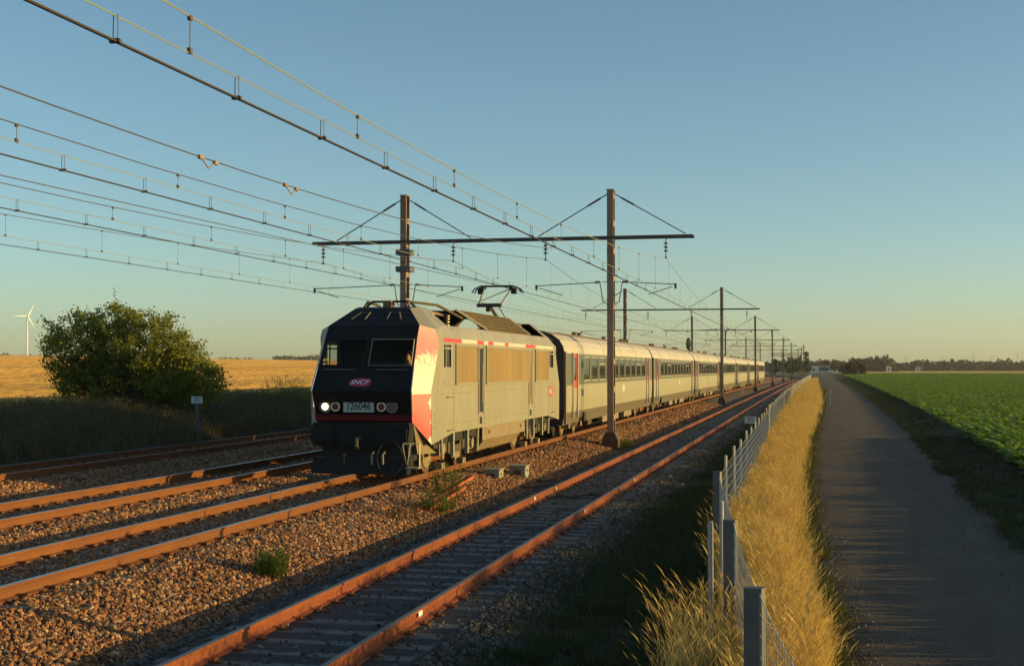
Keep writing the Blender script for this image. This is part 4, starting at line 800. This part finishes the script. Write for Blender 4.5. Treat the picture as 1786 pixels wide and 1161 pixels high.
# cab interior and running gear
MB().box((LX - 1.35, 31.7, .95), (LX + 1.35, 31.75, 3.4)).build('cab_bulkhead', 'cab_grey', loco)
MB().box((LX - 1.05, 29.75, 1.3), (LX + 1.05, 30.15, 2.38)).build('cab_desk', 'cab_grey', loco)
MB().box((LX - 1.38, 29.95, 1.1), (LX + 1.38, 43.5, 1.14)).build('floor', 'dark', loco)
def wheel(par, x, y, r_, s_):
    w = MB().tube([(x - .065, y, r_), (x + .065, y, r_)], r_, 28).tube([(x - s_ * .10, y, r_), (x - s_ * .065, y, r_)], r_ + .028, 28).build('wheel', 'iron_dark', par, world=True)
    MB().tube([(x + s_ * .066, y, r_), (x + s_ * .085, y, r_)], r_ * .78, 24).build('wheel_disc', 'under_tan', w)
for bc in (CY - 4.85, CY + 4.85):
    for s_ in (-1, 1):
        x = LX + s_ * 1.0
        for dy in (-1.4, 1.4):
            wheel(loco, LX + s_ * .7535, bc + dy, .575, s_)
            MB().box((x - .02, bc + dy - .2, .42), (x + .2, bc + dy + .2, .74)).tube([(x + .2, bc + dy, .575), (x + .26, bc + dy, .575)], .13, 12).build('axle_box', 'under_tan', loco)
            m_ = MB(); [m_.tube([(x + .12, bc + dy + q, .74 + .045 * i), (x + .12, bc + dy + q, .762 + .045 * i)], .10, 10) for q in (-.3, .3) for i in range(6)]; m_.build('coil_spring', 'under', loco)
            MB().box((x + .24, bc + dy * .5 - .06, .35), (x + .32, bc + dy * .5 + .06, .98)).build('damper', 'concrete_pale', loco)
            MB().tube([(x + .3, bc + dy * 1.22, .35), (x + .3, bc + dy * 1.28, 1.0)], .035, 8).build('damper', 'concrete_pale', loco)
            MB().box((x - .05, bc + dy * .72 - .09, .08), (x + .12, bc + dy * .72 + .22, .22)).build('brake_shoe', 'under_tan', loco)
        MB().prism([(bc - 2.0, .62), (bc - 1.6, .86), (bc - .7, .84), (bc - .4, .6), (bc + .4, .6), (bc + .7, .84), (bc + 1.6, .86), (bc + 2.0, .62), (bc + 1.6, .60), (bc + .6, .42), (bc - .6, .42), (bc - 1.6, .60)], 'x', x + .0, x + .16).build('bogie_frame', 'under', loco)
    MB().box((LX - .6, bc - 2.0, .3), (LX + .6, bc + 2.0, .95)).build('traction_motor', 'dark', loco)
tk = MB().prism([(LX - 1.3, .98), (LX - 1.3, .62), (LX - 1.05, .30), (LX + 1.05, .30), (LX + 1.3, .62), (LX + 1.3, .98)], 'y', 35.3, 40.0).build('equipment_case', 'under_tan', loco)
MB().box((LX + 1.302, 34.9, .60), (LX + 1.34, 40.25, .99)).build('case_panel', 'under_tan', tk)
for y in (35.6, 39.6): MB().box((LX + 1.34, y, .74), (LX + 1.345, y + .14, .84)).build('case_latch', 'dark', tk)
MB().box((LX - 1.2, 30.2, .7), (LX + 1.2, 45.0, .96)).build('underframe', 'dark', loco)

# the driver
drv = thing('person', (LX + .50, 30.95, 1.56), 'person in a dark shirt seated behind the windscreen of the locomotive', 'person')
J = [(0, .1, .28), (0, .1, .52), (0, .08, .76), (0, .06, .93), (0, .04, 1.04), (0, .01, 1.16), (0, -.005, 1.27), (-.19, .07, .88), (-.25, -.03, .62), (-.16, -.28, .58), (-.15, -.38, .60), (.19, .07, .88), (.25, -.03, .62), (.16, -.28, .58), (.15, -.38, .60), (-.11, -.3, .26), (-.12, -.34, -.14), (-.12, -.48, -.2), (.11, -.3, .26), (.12, -.34, -.14), (.12, -.48, -.2), (0, -.105, 1.135)]
E = [(0, 1), (1, 2), (2, 3), (3, 4), (4, 5), (5, 6), (3, 7), (7, 8), (8, 9), (9, 10), (3, 11), (11, 12), (12, 13), (13, 14), (0, 15), (15, 16), (16, 17), (0, 18), (18, 19), (19, 20), (5, 21)]
Rr = [.15, .15, .16, .09, .055, .098, .07, .075, .05, .036, .03, .075, .05, .036, .03, .085, .06, .045, .085, .06, .045, .014]
def finish_skin(name, J, E, Rr, m, parent, sub=2):
    try:
        me = bpy.data.meshes.new(name); me.from_pydata(J, E, []); me.materials.append(M[m]); o = bpy.data.objects.new(name, me); COL.objects.link(o); o.parent = parent
        o.modifiers.new('skin', 'SKIN')
        if len(me.skin_vertices) == 0:
            bpy.context.view_layer.objects.active = o; o.select_set(True); bpy.ops.mesh.customdata_skin_add()
        d = me.skin_vertices[0].data
        for v, r_ in zip(d, Rr): v.radius = (r_, r_)
        d[0].use_root = True; sb = o.modifiers.new('sub', 'SUBSURF'); sb.levels = sub; sb.render_levels = sub
        return o
    except Exception as e: print('skin', e)
finish_skin('body', J, E, Rr, 'skin', drv)
TJ = [0, 1, 2, 3, 7, 8, 11, 12]; finish_skin('shirt', [J[i] for i in TJ], [(0, 1), (1, 2), (2, 3), (3, 4), (4, 5), (3, 6), (6, 7)], [.165, .168, .178, .10, .092, .066, .092, .066], 'shirt', drv)
hb = bmesh.new(); bmesh.ops.create_uvsphere(hb, u_segments=16, v_segments=10, radius=.112)
bmesh.ops.delete(hb, geom=[v for v in hb.verts if v.co.z < -.01 + (-.5 * v.co.y - .02 if v.co.y < 0 else -.04)], context='VERTS')
hme = bpy.data.meshes.new('hair'); hb.to_mesh(hme); hb.free(); hme.materials.append(M['hair']); ho = bpy.data.objects.new('hair', hme); COL.objects.link(ho); ho.parent = drv; ho.location = (0, .03, 1.22)
seat = thing('driver_seat', (LX + .50, 31.05, 1.14), 'dark seat under the person in the locomotive cab', 'seat')
MB().box((LX + .25, 30.8, 1.5), (LX + .75, 31.3, 1.66)).build('cushion', 'dark', seat); MB().box((LX + .26, 31.26, 1.66), (LX + .74, 31.36, 2.25)).build('backrest', 'dark', seat); MB().tube([(LX + .5, 31.05, 1.14), (LX + .5, 31.05, 1.5)], .06, 8).build('pedestal', 'dark', seat)

# ------------------------------------------------------------------ coaches
CS = [(1.30, .50), (1.385, .93), (1.41, 1.4), (1.412, 1.88), (1.40, 3.0), (1.35, 3.22), (1.22, 3.45), (.95, 3.65), (.5, 3.79), (0, 3.83)]
L0, LEN = 46.72, 26.15
coach = thing('passenger_coach', (LX, L0, 0), 'first passenger coach, coupled directly behind the locomotive', 'coach', 'coaches of the train')
def loft(sec, y0, y1, both=True, ny=1):
    b = MB()
    for s_ in ((-1, 1) if both else (1,)):
        for (a, za), (c, zc) in zip(sec[:-1], sec[1:]): b.quad((LX + s_ * a, y0, za), (LX + s_ * a, y1, za), (LX + s_ * c, y1, zc), (LX + s_ * c, y0, zc))
    return b
ya, yb = L0, L0 + LEN
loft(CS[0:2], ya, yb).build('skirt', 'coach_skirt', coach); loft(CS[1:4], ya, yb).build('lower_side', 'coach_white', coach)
band = loft(CS[3:5], ya, yb).build('window_band', 'coach_band', coach); loft(CS[4:8], ya, yb).build('roof_edge', 'coach_roof', coach, smooth=True); rt = loft(CS[7:], ya, yb).build('roof', 'coach_roof_top', coach, smooth=True)
for y in (ya, yb): MB().quad(*[(LX + a, y, z) for a, z in CS], *[(LX - a, y, z) for a, z in CS[::-1][1:]]).build('end_wall', 'bellows', coach)
for y0, y1 in ((yb, yb + .2), (yb + .24, yb + .44)):
    m_ = MB()
    for i in range(4): m_.box((LX - .75 + .02 * (i % 2), y0 + .05 * i, 1.0), (LX + .75 - .02 * (i % 2), y0 + .05 * i + .045, 3.3))
    m_.build('gangway_bellows', 'bellows', coach)
for s_ in (1, -1):
    X = lambda z, o=0.0: LX + s_ * (float(np.interp(z, [c[1] for c in CS[:5]], [c[0] for c in CS[:5]])) + o)
    for i in range(10):
        y0 = ya + 3.75 + i * 1.97; y1 = y0 + 1.62; z0, z1 = 2.0, 2.91; fr = MB()
        for a, c in (((y0, z0), (y1, z0 + .05)), ((y0, z1 - .04), (y1, z1)), ((y0, z0 + .05), (y0 + .045, z1 - .04)), ((y1 - .045, z0 + .05), (y1, z1 - .04))):
            fr.add([(X(a[1], .001), a[0], a[1]), (X(a[1], .022), a[0], a[1]), (X(a[1], .022), c[0], a[1]), (X(a[1], .001), c[0], a[1]), (X(c[1], .001), a[0], c[1]), (X(c[1], .022), a[0], c[1]), (X(c[1], .022), c[0], c[1]), (X(c[1], .001), c[0], c[1])], [(0, 3, 2, 1), (4, 5, 6, 7), (0, 1, 5, 4), (1, 2, 6, 5), (2, 3, 7, 6), (3, 0, 4, 7)])
        if i in (2, 8): fr.add([(X(2.62, .022), y0 + .04, 2.62), (X(2.62, .022), y1 - .04, 2.62), (X(2.67, .022), y1 - .04, 2.67), (X(2.67, .022), y0 + .04, 2.67)], [(0, 1, 2, 3)])
        fo = fr.build('window_frame', 'frame_alu', coach)
        MB().quad((X(z0, .008), y0 + .04, z0 + .04), (X(z0, .008), y1 - .04, z0 + .04), (X(z1, .008), y1 - .04, z1 - .03), (X(z1, .008), y0 + .04, z1 - .03)).build('pane', 'coach_glass', fo)
    for y0, f in ((ya + 1.55, 1), (yb - 2.5, -1)):
        d_ = MB().add([(X(.72, .004), y0, .72), (X(.72, .004), y0 + .9, .72), (X(1.88, .006), y0 + .9, 1.88), (X(1.88, .006), y0, 1.88)], [(0, 1, 2, 3)]).add([(X(1.88, .006), y0, 1.88), (X(1.88, .006), y0 + .9, 1.88), (X(3.0, .006), y0 + .9, 3.0), (X(3.0, .006), y0, 3.0)], [(0, 1, 2, 3)]).build('door', 'coach_red', coach)
        for yy in (y0 - .07, y0 + .9): MB().box((min(X(1.8, -.03), X(1.8, .05)), yy, .70), (max(X(1.8, -.03), X(1.8, .05)), yy + .07, 3.02)).build('door_post', 'stripe_white', coach)
        MB().quad((X(2.05, .012), y0 + .15, 2.05), (X(2.05, .012), y0 + .75, 2.05), (X(2.85, .012), y0 + .75, 2.85), (X(2.85, .012), y0 + .15, 2.85)).build('pane', 'coach_glass', d_)
    MB().box((min(X(2, -.05), X(2, .045)), ya, .55), (max(X(2, -.05), X(2, .045)), ya + .05, 3.05)).build('corner_post', 'coach_white', coach)
    MB().box((min(X(.8, 0), X(.8, .05)), ya + 4.0, .5), (max(X(.8, 0), X(.8, .05)), ya + 4.55, .85)).build('socket_box', 'dark', coach)
    for y0, w in ((ya + 9, 2.0), (ya + 12.5, 1.2), (ya + 15.5, 2.6)): MB().box((LX + s_ * 1.25 - .1, y0, .28), (LX + s_ * 1.25 + .1, y0 + w, .52)).build('underfloor_box', 'under_tan', coach)
    MB().quad((X(1.45, .004), ya + 14.6, 1.45), (X(1.45, .004), ya + 15.4, 1.45), (X(1.75, .004), ya + 15.4, 1.75), (X(1.75, .004), ya + 14.6, 1.75)).build('notice_panel', 'plate', coach)
MB().box((LX - 1.1, ya + .3, .45), (LX + 1.1, yb - .3, .6)).build('underframe', 'dark', coach)
MB().box((LX - .9, ya + 8, .22), (LX + .9, ya + 18, .5)).build('underfloor_equipment', 'under', coach)
for bc in (ya + 3.8, yb - 3.8):
    for s_ in (-1, 1):
        for dy in (-1.28, 1.28):
            wheel(coach, LX + s_ * .7535, bc + dy, .445, s_)
            MB().box((LX + s_ * 1.0 - .12, bc + dy - .16, .3), (LX + s_ * 1.0 + .12, bc + dy + .16, .58)).build('axle_box', 'under_tan', coach)
        MB().prism([(bc - 1.7, .5), (bc - 1.0, .66), (bc - .4, .42), (bc + .4, .42), (bc + 1.0, .66), (bc + 1.7, .5), (bc + 1.0, .5), (bc + .4, .3), (bc - .4, .3), (bc - 1.0, .5)], 'x', LX + s_ * 1.0 - .07, LX + s_ * 1.0 + .07).build('bogie_frame', 'under', coach)
for y in (ya + 8.0, ya + 9.2, ya + 16, ya + 21.8, ya + 22.5, ya + 23.3, ya + 24.0): MB().tube([(LX + .35, y, 3.8), (LX + .35, y, 3.90), (LX + .35, y, 3.92)], [.09, .09, .14], 8).build('roof_vent', 'under', rt)
for y in np.arange(ya + 4, yb - 2, 5.2): MB().tube([(LX + a * 1.002, y, z + .004) for a, z in CS[4:]], .012, 4, False).build('roof_seam', 'coach_roof_top', rt)
cl = ['second passenger coach behind the locomotive', 'third passenger coach behind the locomotive', 'fourth passenger coach behind the locomotive', 'fifth passenger coach behind the locomotive', 'sixth passenger coach, second from the end of the train', 'last passenger coach at the tail of the train']
for i in range(6):
    c = copy_tree(coach); Y = L0 + (i + 1) * 26.6; c.location = (LX + bendf(Y + 13), Y, 0); c.rotation_euler = (0, 0, -math.atan((bendf(Y + 26) - bendf(Y)) / 26)); c['label'] = cl[i]

# ------------------------------------------------------------------ big bush
def foliage(b, tips, n_leaf, rad, size, r_):
    for tx, ty, tz in tips:
        for _ in range(n_leaf):
            d = Vector((r_.gauss(0, 1), r_.gauss(0, 1), r_.gauss(0, .8))) * rad * .6; p = Vector((tx, ty, tz)) + d; s_ = size * r_.uniform(.6, 1.3)
            u = Vector((r_.uniform(-1, 1), r_.uniform(-1, 1), r_.uniform(-.6, 1))).normalized(); w = u.cross(Vector((r_.uniform(-1, 1), r_.uniform(-1, 1), r_.uniform(-1, 1)))).normalized() * .42
            n = len(b.v); b.v += [tuple(p), tuple(p + (u * .5 + w) * s_), tuple(p + u * s_), tuple(p + (u * .5 - w) * s_)]; b.f.append((n, n + 1, n + 2, n + 3))
def bush(x, y, z, label, lobes, seed=3):
    r_ = random.Random(seed); t = thing('bush', (x, y, z), label, 'bush'); tips = []; wood = MB()
    for (ox, oy, oz, rx, ry, rz, n) in lobes:
        for _ in range(n):
            while True:
                p = Vector((r_.uniform(-1, 1), r_.uniform(-1, 1), r_.uniform(-1, 1)))
                if .25 < p.length < 1 and r_.random() < p.length ** 1.5: break
            if r_.random() < .10: p *= 1.12
            tips.append((x + ox + p.x * rx, y + oy + p.y * ry, z + oz + p.z * rz))
    for k in range(0, len(tips), 4):
        q = Vector(tips[k]); base = Vector((x + (q.x - x) * .25 + r_.uniform(-.3, .3), y + (q.y - y) * .25, z - .1)); mid = base.lerp(q, .55) + Vector((r_.uniform(-.15, .15), 0, .15)); wood.tube([base, mid, q], [.035, .02, .006], 4, False)
    wood.build('branches', 'bark', t); b = MB(); foliage(b, tips, 62, .22, .09, r_)
    sp = []
    for _ in range(110):      # long sprigs that break the outline
        q = Vector(random.Random(r_.random()).choice(tips)); d = (q - Vector((x, y, z + 1.0))).normalized(); L_ = r_.uniform(.25, .65)
        for j in range(6): p = q + d * L_ * j / 5 + Vector((0, 0, .1 * j / 5)); sp.append(tuple(p))
    foliage(b, sp, 5, .06, .07, r_); b.build('crown', 'bush_leaf', t)
bush(-25.0, 47.6, .93, 'large round leafy bush on the embankment beside the stubble field', [(-2.2, 0, 2.35, 1.3, 1.4, 1.5, 170), (-.8, .3, 2.5, 1.3, 1.4, 1.45, 150), (.6, 0, 2.2, 1.4, 1.3, 1.55, 150), (1.7, 0, 1.5, 1.2, 1.1, 1.3, 120), (2.6, -.1, 1.0, .95, .9, 1.0, 75), (-.3, 0, .9, 2.9, 1.2, .9, 150), (-2.3, 0, 1.0, .8, 1.0, .9, 60)])

# ------------------------------------------------------------------ far things
def turbine(x, y, z, hub, bl, yaw, ph, label):
    t = thing('wind_turbine', (x, y, z), label, 'wind turbine', 'wind turbines on the horizon')
    MB().tube([(x, y, z), (x, y, z + hub * .5), (x, y, z + hub)], [2.0, 1.6, 1.1], 14).build('tower', 'turbine', t, smooth=True)
    d = Vector((math.sin(yaw), -math.cos(yaw), 0)); sd_ = Vector((math.cos(yaw), math.sin(yaw), 0)); h = Vector((x, y, z + hub + 1.2))
    MB().tube([h - d * 5, h + d * 1, h + d * 3.5], [1.9, 2.0, .9], 10).build('nacelle', 'turbine', t); c = h + d * 3
    for k in range(3):
        a = ph + k * 2 * math.pi / 3; u = sd_ * math.cos(a) + Vector((0, 0, 1)) * math.sin(a); w = u.cross(d); m_ = MB()
        for q, ww in ((0, .6), (.2, 1.2), (.6, .7), (1, .2)): m_.v += [tuple(c + u * bl * q + w * ww + d * .15), tuple(c + u * bl * q - w * ww * .5 + d * .15), tuple(c + u * bl * q - w * ww * .5 - d * .2), tuple(c + u * bl * q + w * ww - d * .2)]
        for i in range(3):
            for j in range(4): m_.f.append((4 * i + j, 4 * i + (j + 1) % 4, 4 * i + 4 + (j + 1) % 4, 4 * i + 4 + j))
        m_.f.append((12, 13, 14, 15)); m_.build('blade', 'turbine', t)
def at(px, fw, z=None, py=None):          # a point of the place seen at column px, at distance fw
    th = R(12.35); r_ = (px - 893) / 2400 * fw; x = r_ * math.cos(th) - fw * math.sin(th); y = r_ * math.sin(th) + fw * math.cos(th)
    return (x, y, z if z is not None else CAMZ + (642 - py) / 2400 * fw)
p = at(47, 2600, 11.0); turbine(p[0], p[1], p[2] - 5, 94, 27, R(60), R(62), 'white wind turbine whose whole tower shows above the field')
p = at(-48, 1900, 11.0); turbine(p[0], p[1], p[2] - 5, 84, 55, R(20), R(-14), 'wind turbine of which only one blade tip enters the picture')
def far_tree(name, p, h, w, m, label, group=None, seed=0, cone=False, cat='tree'):
    r_ = random.Random(seed); t = thing(name, p, label, cat, group); x, y, z = p; tips = []
    MB().tube([(x, y, z - .3), (x, y, z + h * .5)], [w * .05, w * .02], 5).build('trunk', 'bark', t)
    for _ in range(60):
        a = r_.uniform(0, 6.28); q = r_.uniform(.12, 1); rr = w / 2 * math.sqrt(r_.random()) * ((1 - q) * 1.1 if cone else math.sin(math.pi * min(.95, q * .8 + .12)) ** .6)
        tips.append((x + rr * math.cos(a), y + rr * math.sin(a), z + h * q))
    b = MB(); foliage(b, tips, 7, w * .08, w * .12, r_); b.build('crown', m, t)
for i, (px, fw, h, w, cone) in enumerate(((1352, 520, 5.5, 5, 0), (1366, 540, 8, 3.2, 1), (1383, 520, 6, 7, 0), (1395, 520, 6.5, 4, 1), (1406, 500, 8.0, 5, 1), (1440, 900, 7, 9, 0), (1457, 900, 7.5, 7, 0), (1474, 900, 6, 10, 0))):
    far_tree('tree', at(px, fw, .2), h, w, 'far_leaf', ['rounded tree left of the far masts', 'slim pointed tree among the far masts', 'broad tree between the far masts', 'short pointed tree near the end of the mast row', 'tall pointed tree behind the rightmost far mast', 'tree left of the white building on the horizon', 'dark tree just behind the white building', 'tree right of the white building'][i], 'trees at the far end of the line', i, bool(cone))
far_tree('bush', at(1490, 560, -.3), 4.6, 11, 'far_dark_leaf', 'dark reddish rounded bush at the far end of the path', None, 33, False, 'bush')
far_tree('bush', at(1481, 575, -.3), 4.0, 9, 'far_dark_leaf', 'dark left half of the bush clump at the end of the path', None, 34, False, 'bush')
b = MB(); r_ = random.Random(11); tips = []
def wood(px0, px1, fw, h0, h1, z, step=5):
    for px in np.arange(px0, px1, step * .12):
        hh = (h0 + (h1 - h0) * (.5 + .5 * math.sin(px * .13) * math.sin(px * .047 + 1))) * (.75 + .4 * r_.random())
        f = fw + r_.uniform(-25, 25)
        for q in range(4): x, y, _ = at(px + r_.uniform(-1, 1), f, 0); tips.append((x, y, z + hh * r_.uniform(.08, 1)))
wood(1488, 1556, 1250, 6, 9, 0); wood(1556, 1590, 1500, 2, 5, 0); wood(1588, 1800, 1500, 4.5, 7, 0); wood(1330, 1500, 1300, 3, 6, 0)
foliage(b, tips, 6, 3.2, 4.2, r_); tag(b.build('far_wood', 'far_leaf'), 'long low line of woodland on the eastern horizon', 'woodland', kind='stuff')
b = MB(); tips = []
wood(-10, 85, 2100, 5, 9, 10.5); wood(480, 560, 2200, 4, 7, 11.3); wood(380, 440, 2300, 2, 3, 11.5); foliage(b, tips, 5, 3.5, 5, r_); tag(b.build('far_western_wood', 'far_leaf'), 'thin line of woodland along the stubble field horizon', 'woodland', kind='stuff')
def house(px, fw, w, h, d, label, flat=False):
    x, y, z = at(px, fw, -.3); t = thing('house', (x, y, z), label, 'house', 'far houses on the horizon')
    MB().box((x - w / 2, y, z), (x + w / 2, y + d, z + h)).build('wall', 'house_white', t)
    if flat: MB().box((x - w / 2 - .3, y - .3, z + h), (x + w / 2 + .3, y + d + .3, z + h + .5)).build('roof', 'house_white', t)
    else: MB().prism([(x - w / 2 - .4, z + h), (x + w / 2 + .4, z + h), (x + w / 2 - 1.2, z + h + 2.4), (x - w / 2 + 1.2, z + h + 2.4)], 'y', y - .3, y + d + .3).build('roof', 'house_roof', t)
    for k in range(max(2, int(w / 4))): MB().box((x - w / 2 + 1.2 + k * 3.6, y - .06, z + 1.2), (x - w / 2 + 2.6 + k * 3.6, y - .005, z + 2.6)).build('window', 'house_window', t)
house(1447, 1000, 13, 4.6, 8, 'wide flat white building left of the dark bush clump', True); house(1421, 850, 5, 4.2, 6, 'small white house next to the end of the fence'); house(1430, 1050, 12, 4, 8, 'grey-white house with low roof behind the fence end'); house(1457, 980, 5, 3.2, 5, 'small low white house beside the flat white building'); house(1550, 1100, 4, 4.2, 5, 'small pale house at the right end of the first wood'); house(1601, 1300, 4, 3.5, 5, 'tiny pale house in front of the long wood')
def pylon(px, fw, h, label):
    x, y, z = at(px, fw, -.3); t = thing('power_pylon', (x, y, z), label, 'pylon', 'power pylons on the eastern horizon'); m_ = MB(); w = h * .1
    for sx in (-1, 1):
        for sy in (-1, 1): m_.tube([(x + sx * w, y + sy * w, z), (x + sx * w * .25, y + sy * w * .25, z + h * .65), (x, y, z + h)], .14, 4)
    for q in range(6): a, c = w * (1 - q * .13), w * (1 - (q + 1) * .13); m_.tube([(x - a, y, z + h * .11 * q), (x + c, y, z + h * .11 * (q + 1))], .1, 3).tube([(x + a, y, z + h * .11 * q), (x - c, y, z + h * .11 * (q + 1))], .1, 3)
    m_.build('lattice_tower', 'pylon', t); m_ = MB()
    for q, L_ in ((.66, .2), (.78, .26), (.9, .17)): m_.tube([(x - h * L_, y, z + h * q), (x + h * L_, y, z + h * q)], .13, 4)
    m_.build('crossarm', 'pylon', t)
for i, (px, fw, h) in enumerate(((1459, 2600, 26), (1472, 2600, 28), (1580, 2600, 30), (1645, 2700, 26), (1697, 2600, 34), (1729, 2600, 30), (1775, 2500, 34))):
    pylon(px, fw, h, ['faint pylon left of the dark bush clump, the left of two', 'faint pylon above the dark bush clump, the right of two', 'faint pylon over the gap between the woods', 'faint pylon over the middle of the long wood', 'wide tall pylon over the long wood', 'slender pylon right of the wide tall pylon', 'faint pylon nearest the right edge of the picture'][i])
# trackside signal by the third portal's west mast
sg = thing('railway_signal', (-14.9, 170, -.2), 'round-headed railway signal seen from behind above the coaches', 'signal')
MB().tube([(-15.0, 170, -.3), (-15.0, 170, 4.6)], .09, 8).build('signal_post', 'iron_dark', sg)
MB().prism([(-15.0 + .30 * math.cos(a), 5.4 + (.85 if math.sin(a) > 0 else .7) * math.sin(a)) for a in np.linspace(0, 6.28, 20)[:-1]], 'y', 169.9, 169.96).build('target_plate', 'dark', sg)
MB().box((-15.15, 169.7, 4.9), (-14.85, 169.9, 5.9)).build('lamp_housing', 'louvre', sg)

# ------------------------------------------------------------------ evening haze
hz = MB().box((-6200, -120, -2), (6200, 5200, 135)).build('haze', 'dark'); hz.data.materials.clear()
hm_ = bpy.data.materials.new('haze'); hm_.use_nodes = True; t_ = hm_.node_tree; t_.nodes.remove(t_.nodes['Principled BSDF']); pv = t_.nodes.new('ShaderNodeVolumePrincipled')
pv.inputs['Color'].default_value = (0.9, 0.9, 0.9, 1); pv.inputs['Density'].default_value = 0.00009; pv.inputs['Anisotropy'].default_value = 0.2
t_.links.new(pv.outputs[0], t_.nodes['Material Output'].inputs['Volume']); hz.data.materials.append(hm_); tag(hz, kind='stuff')
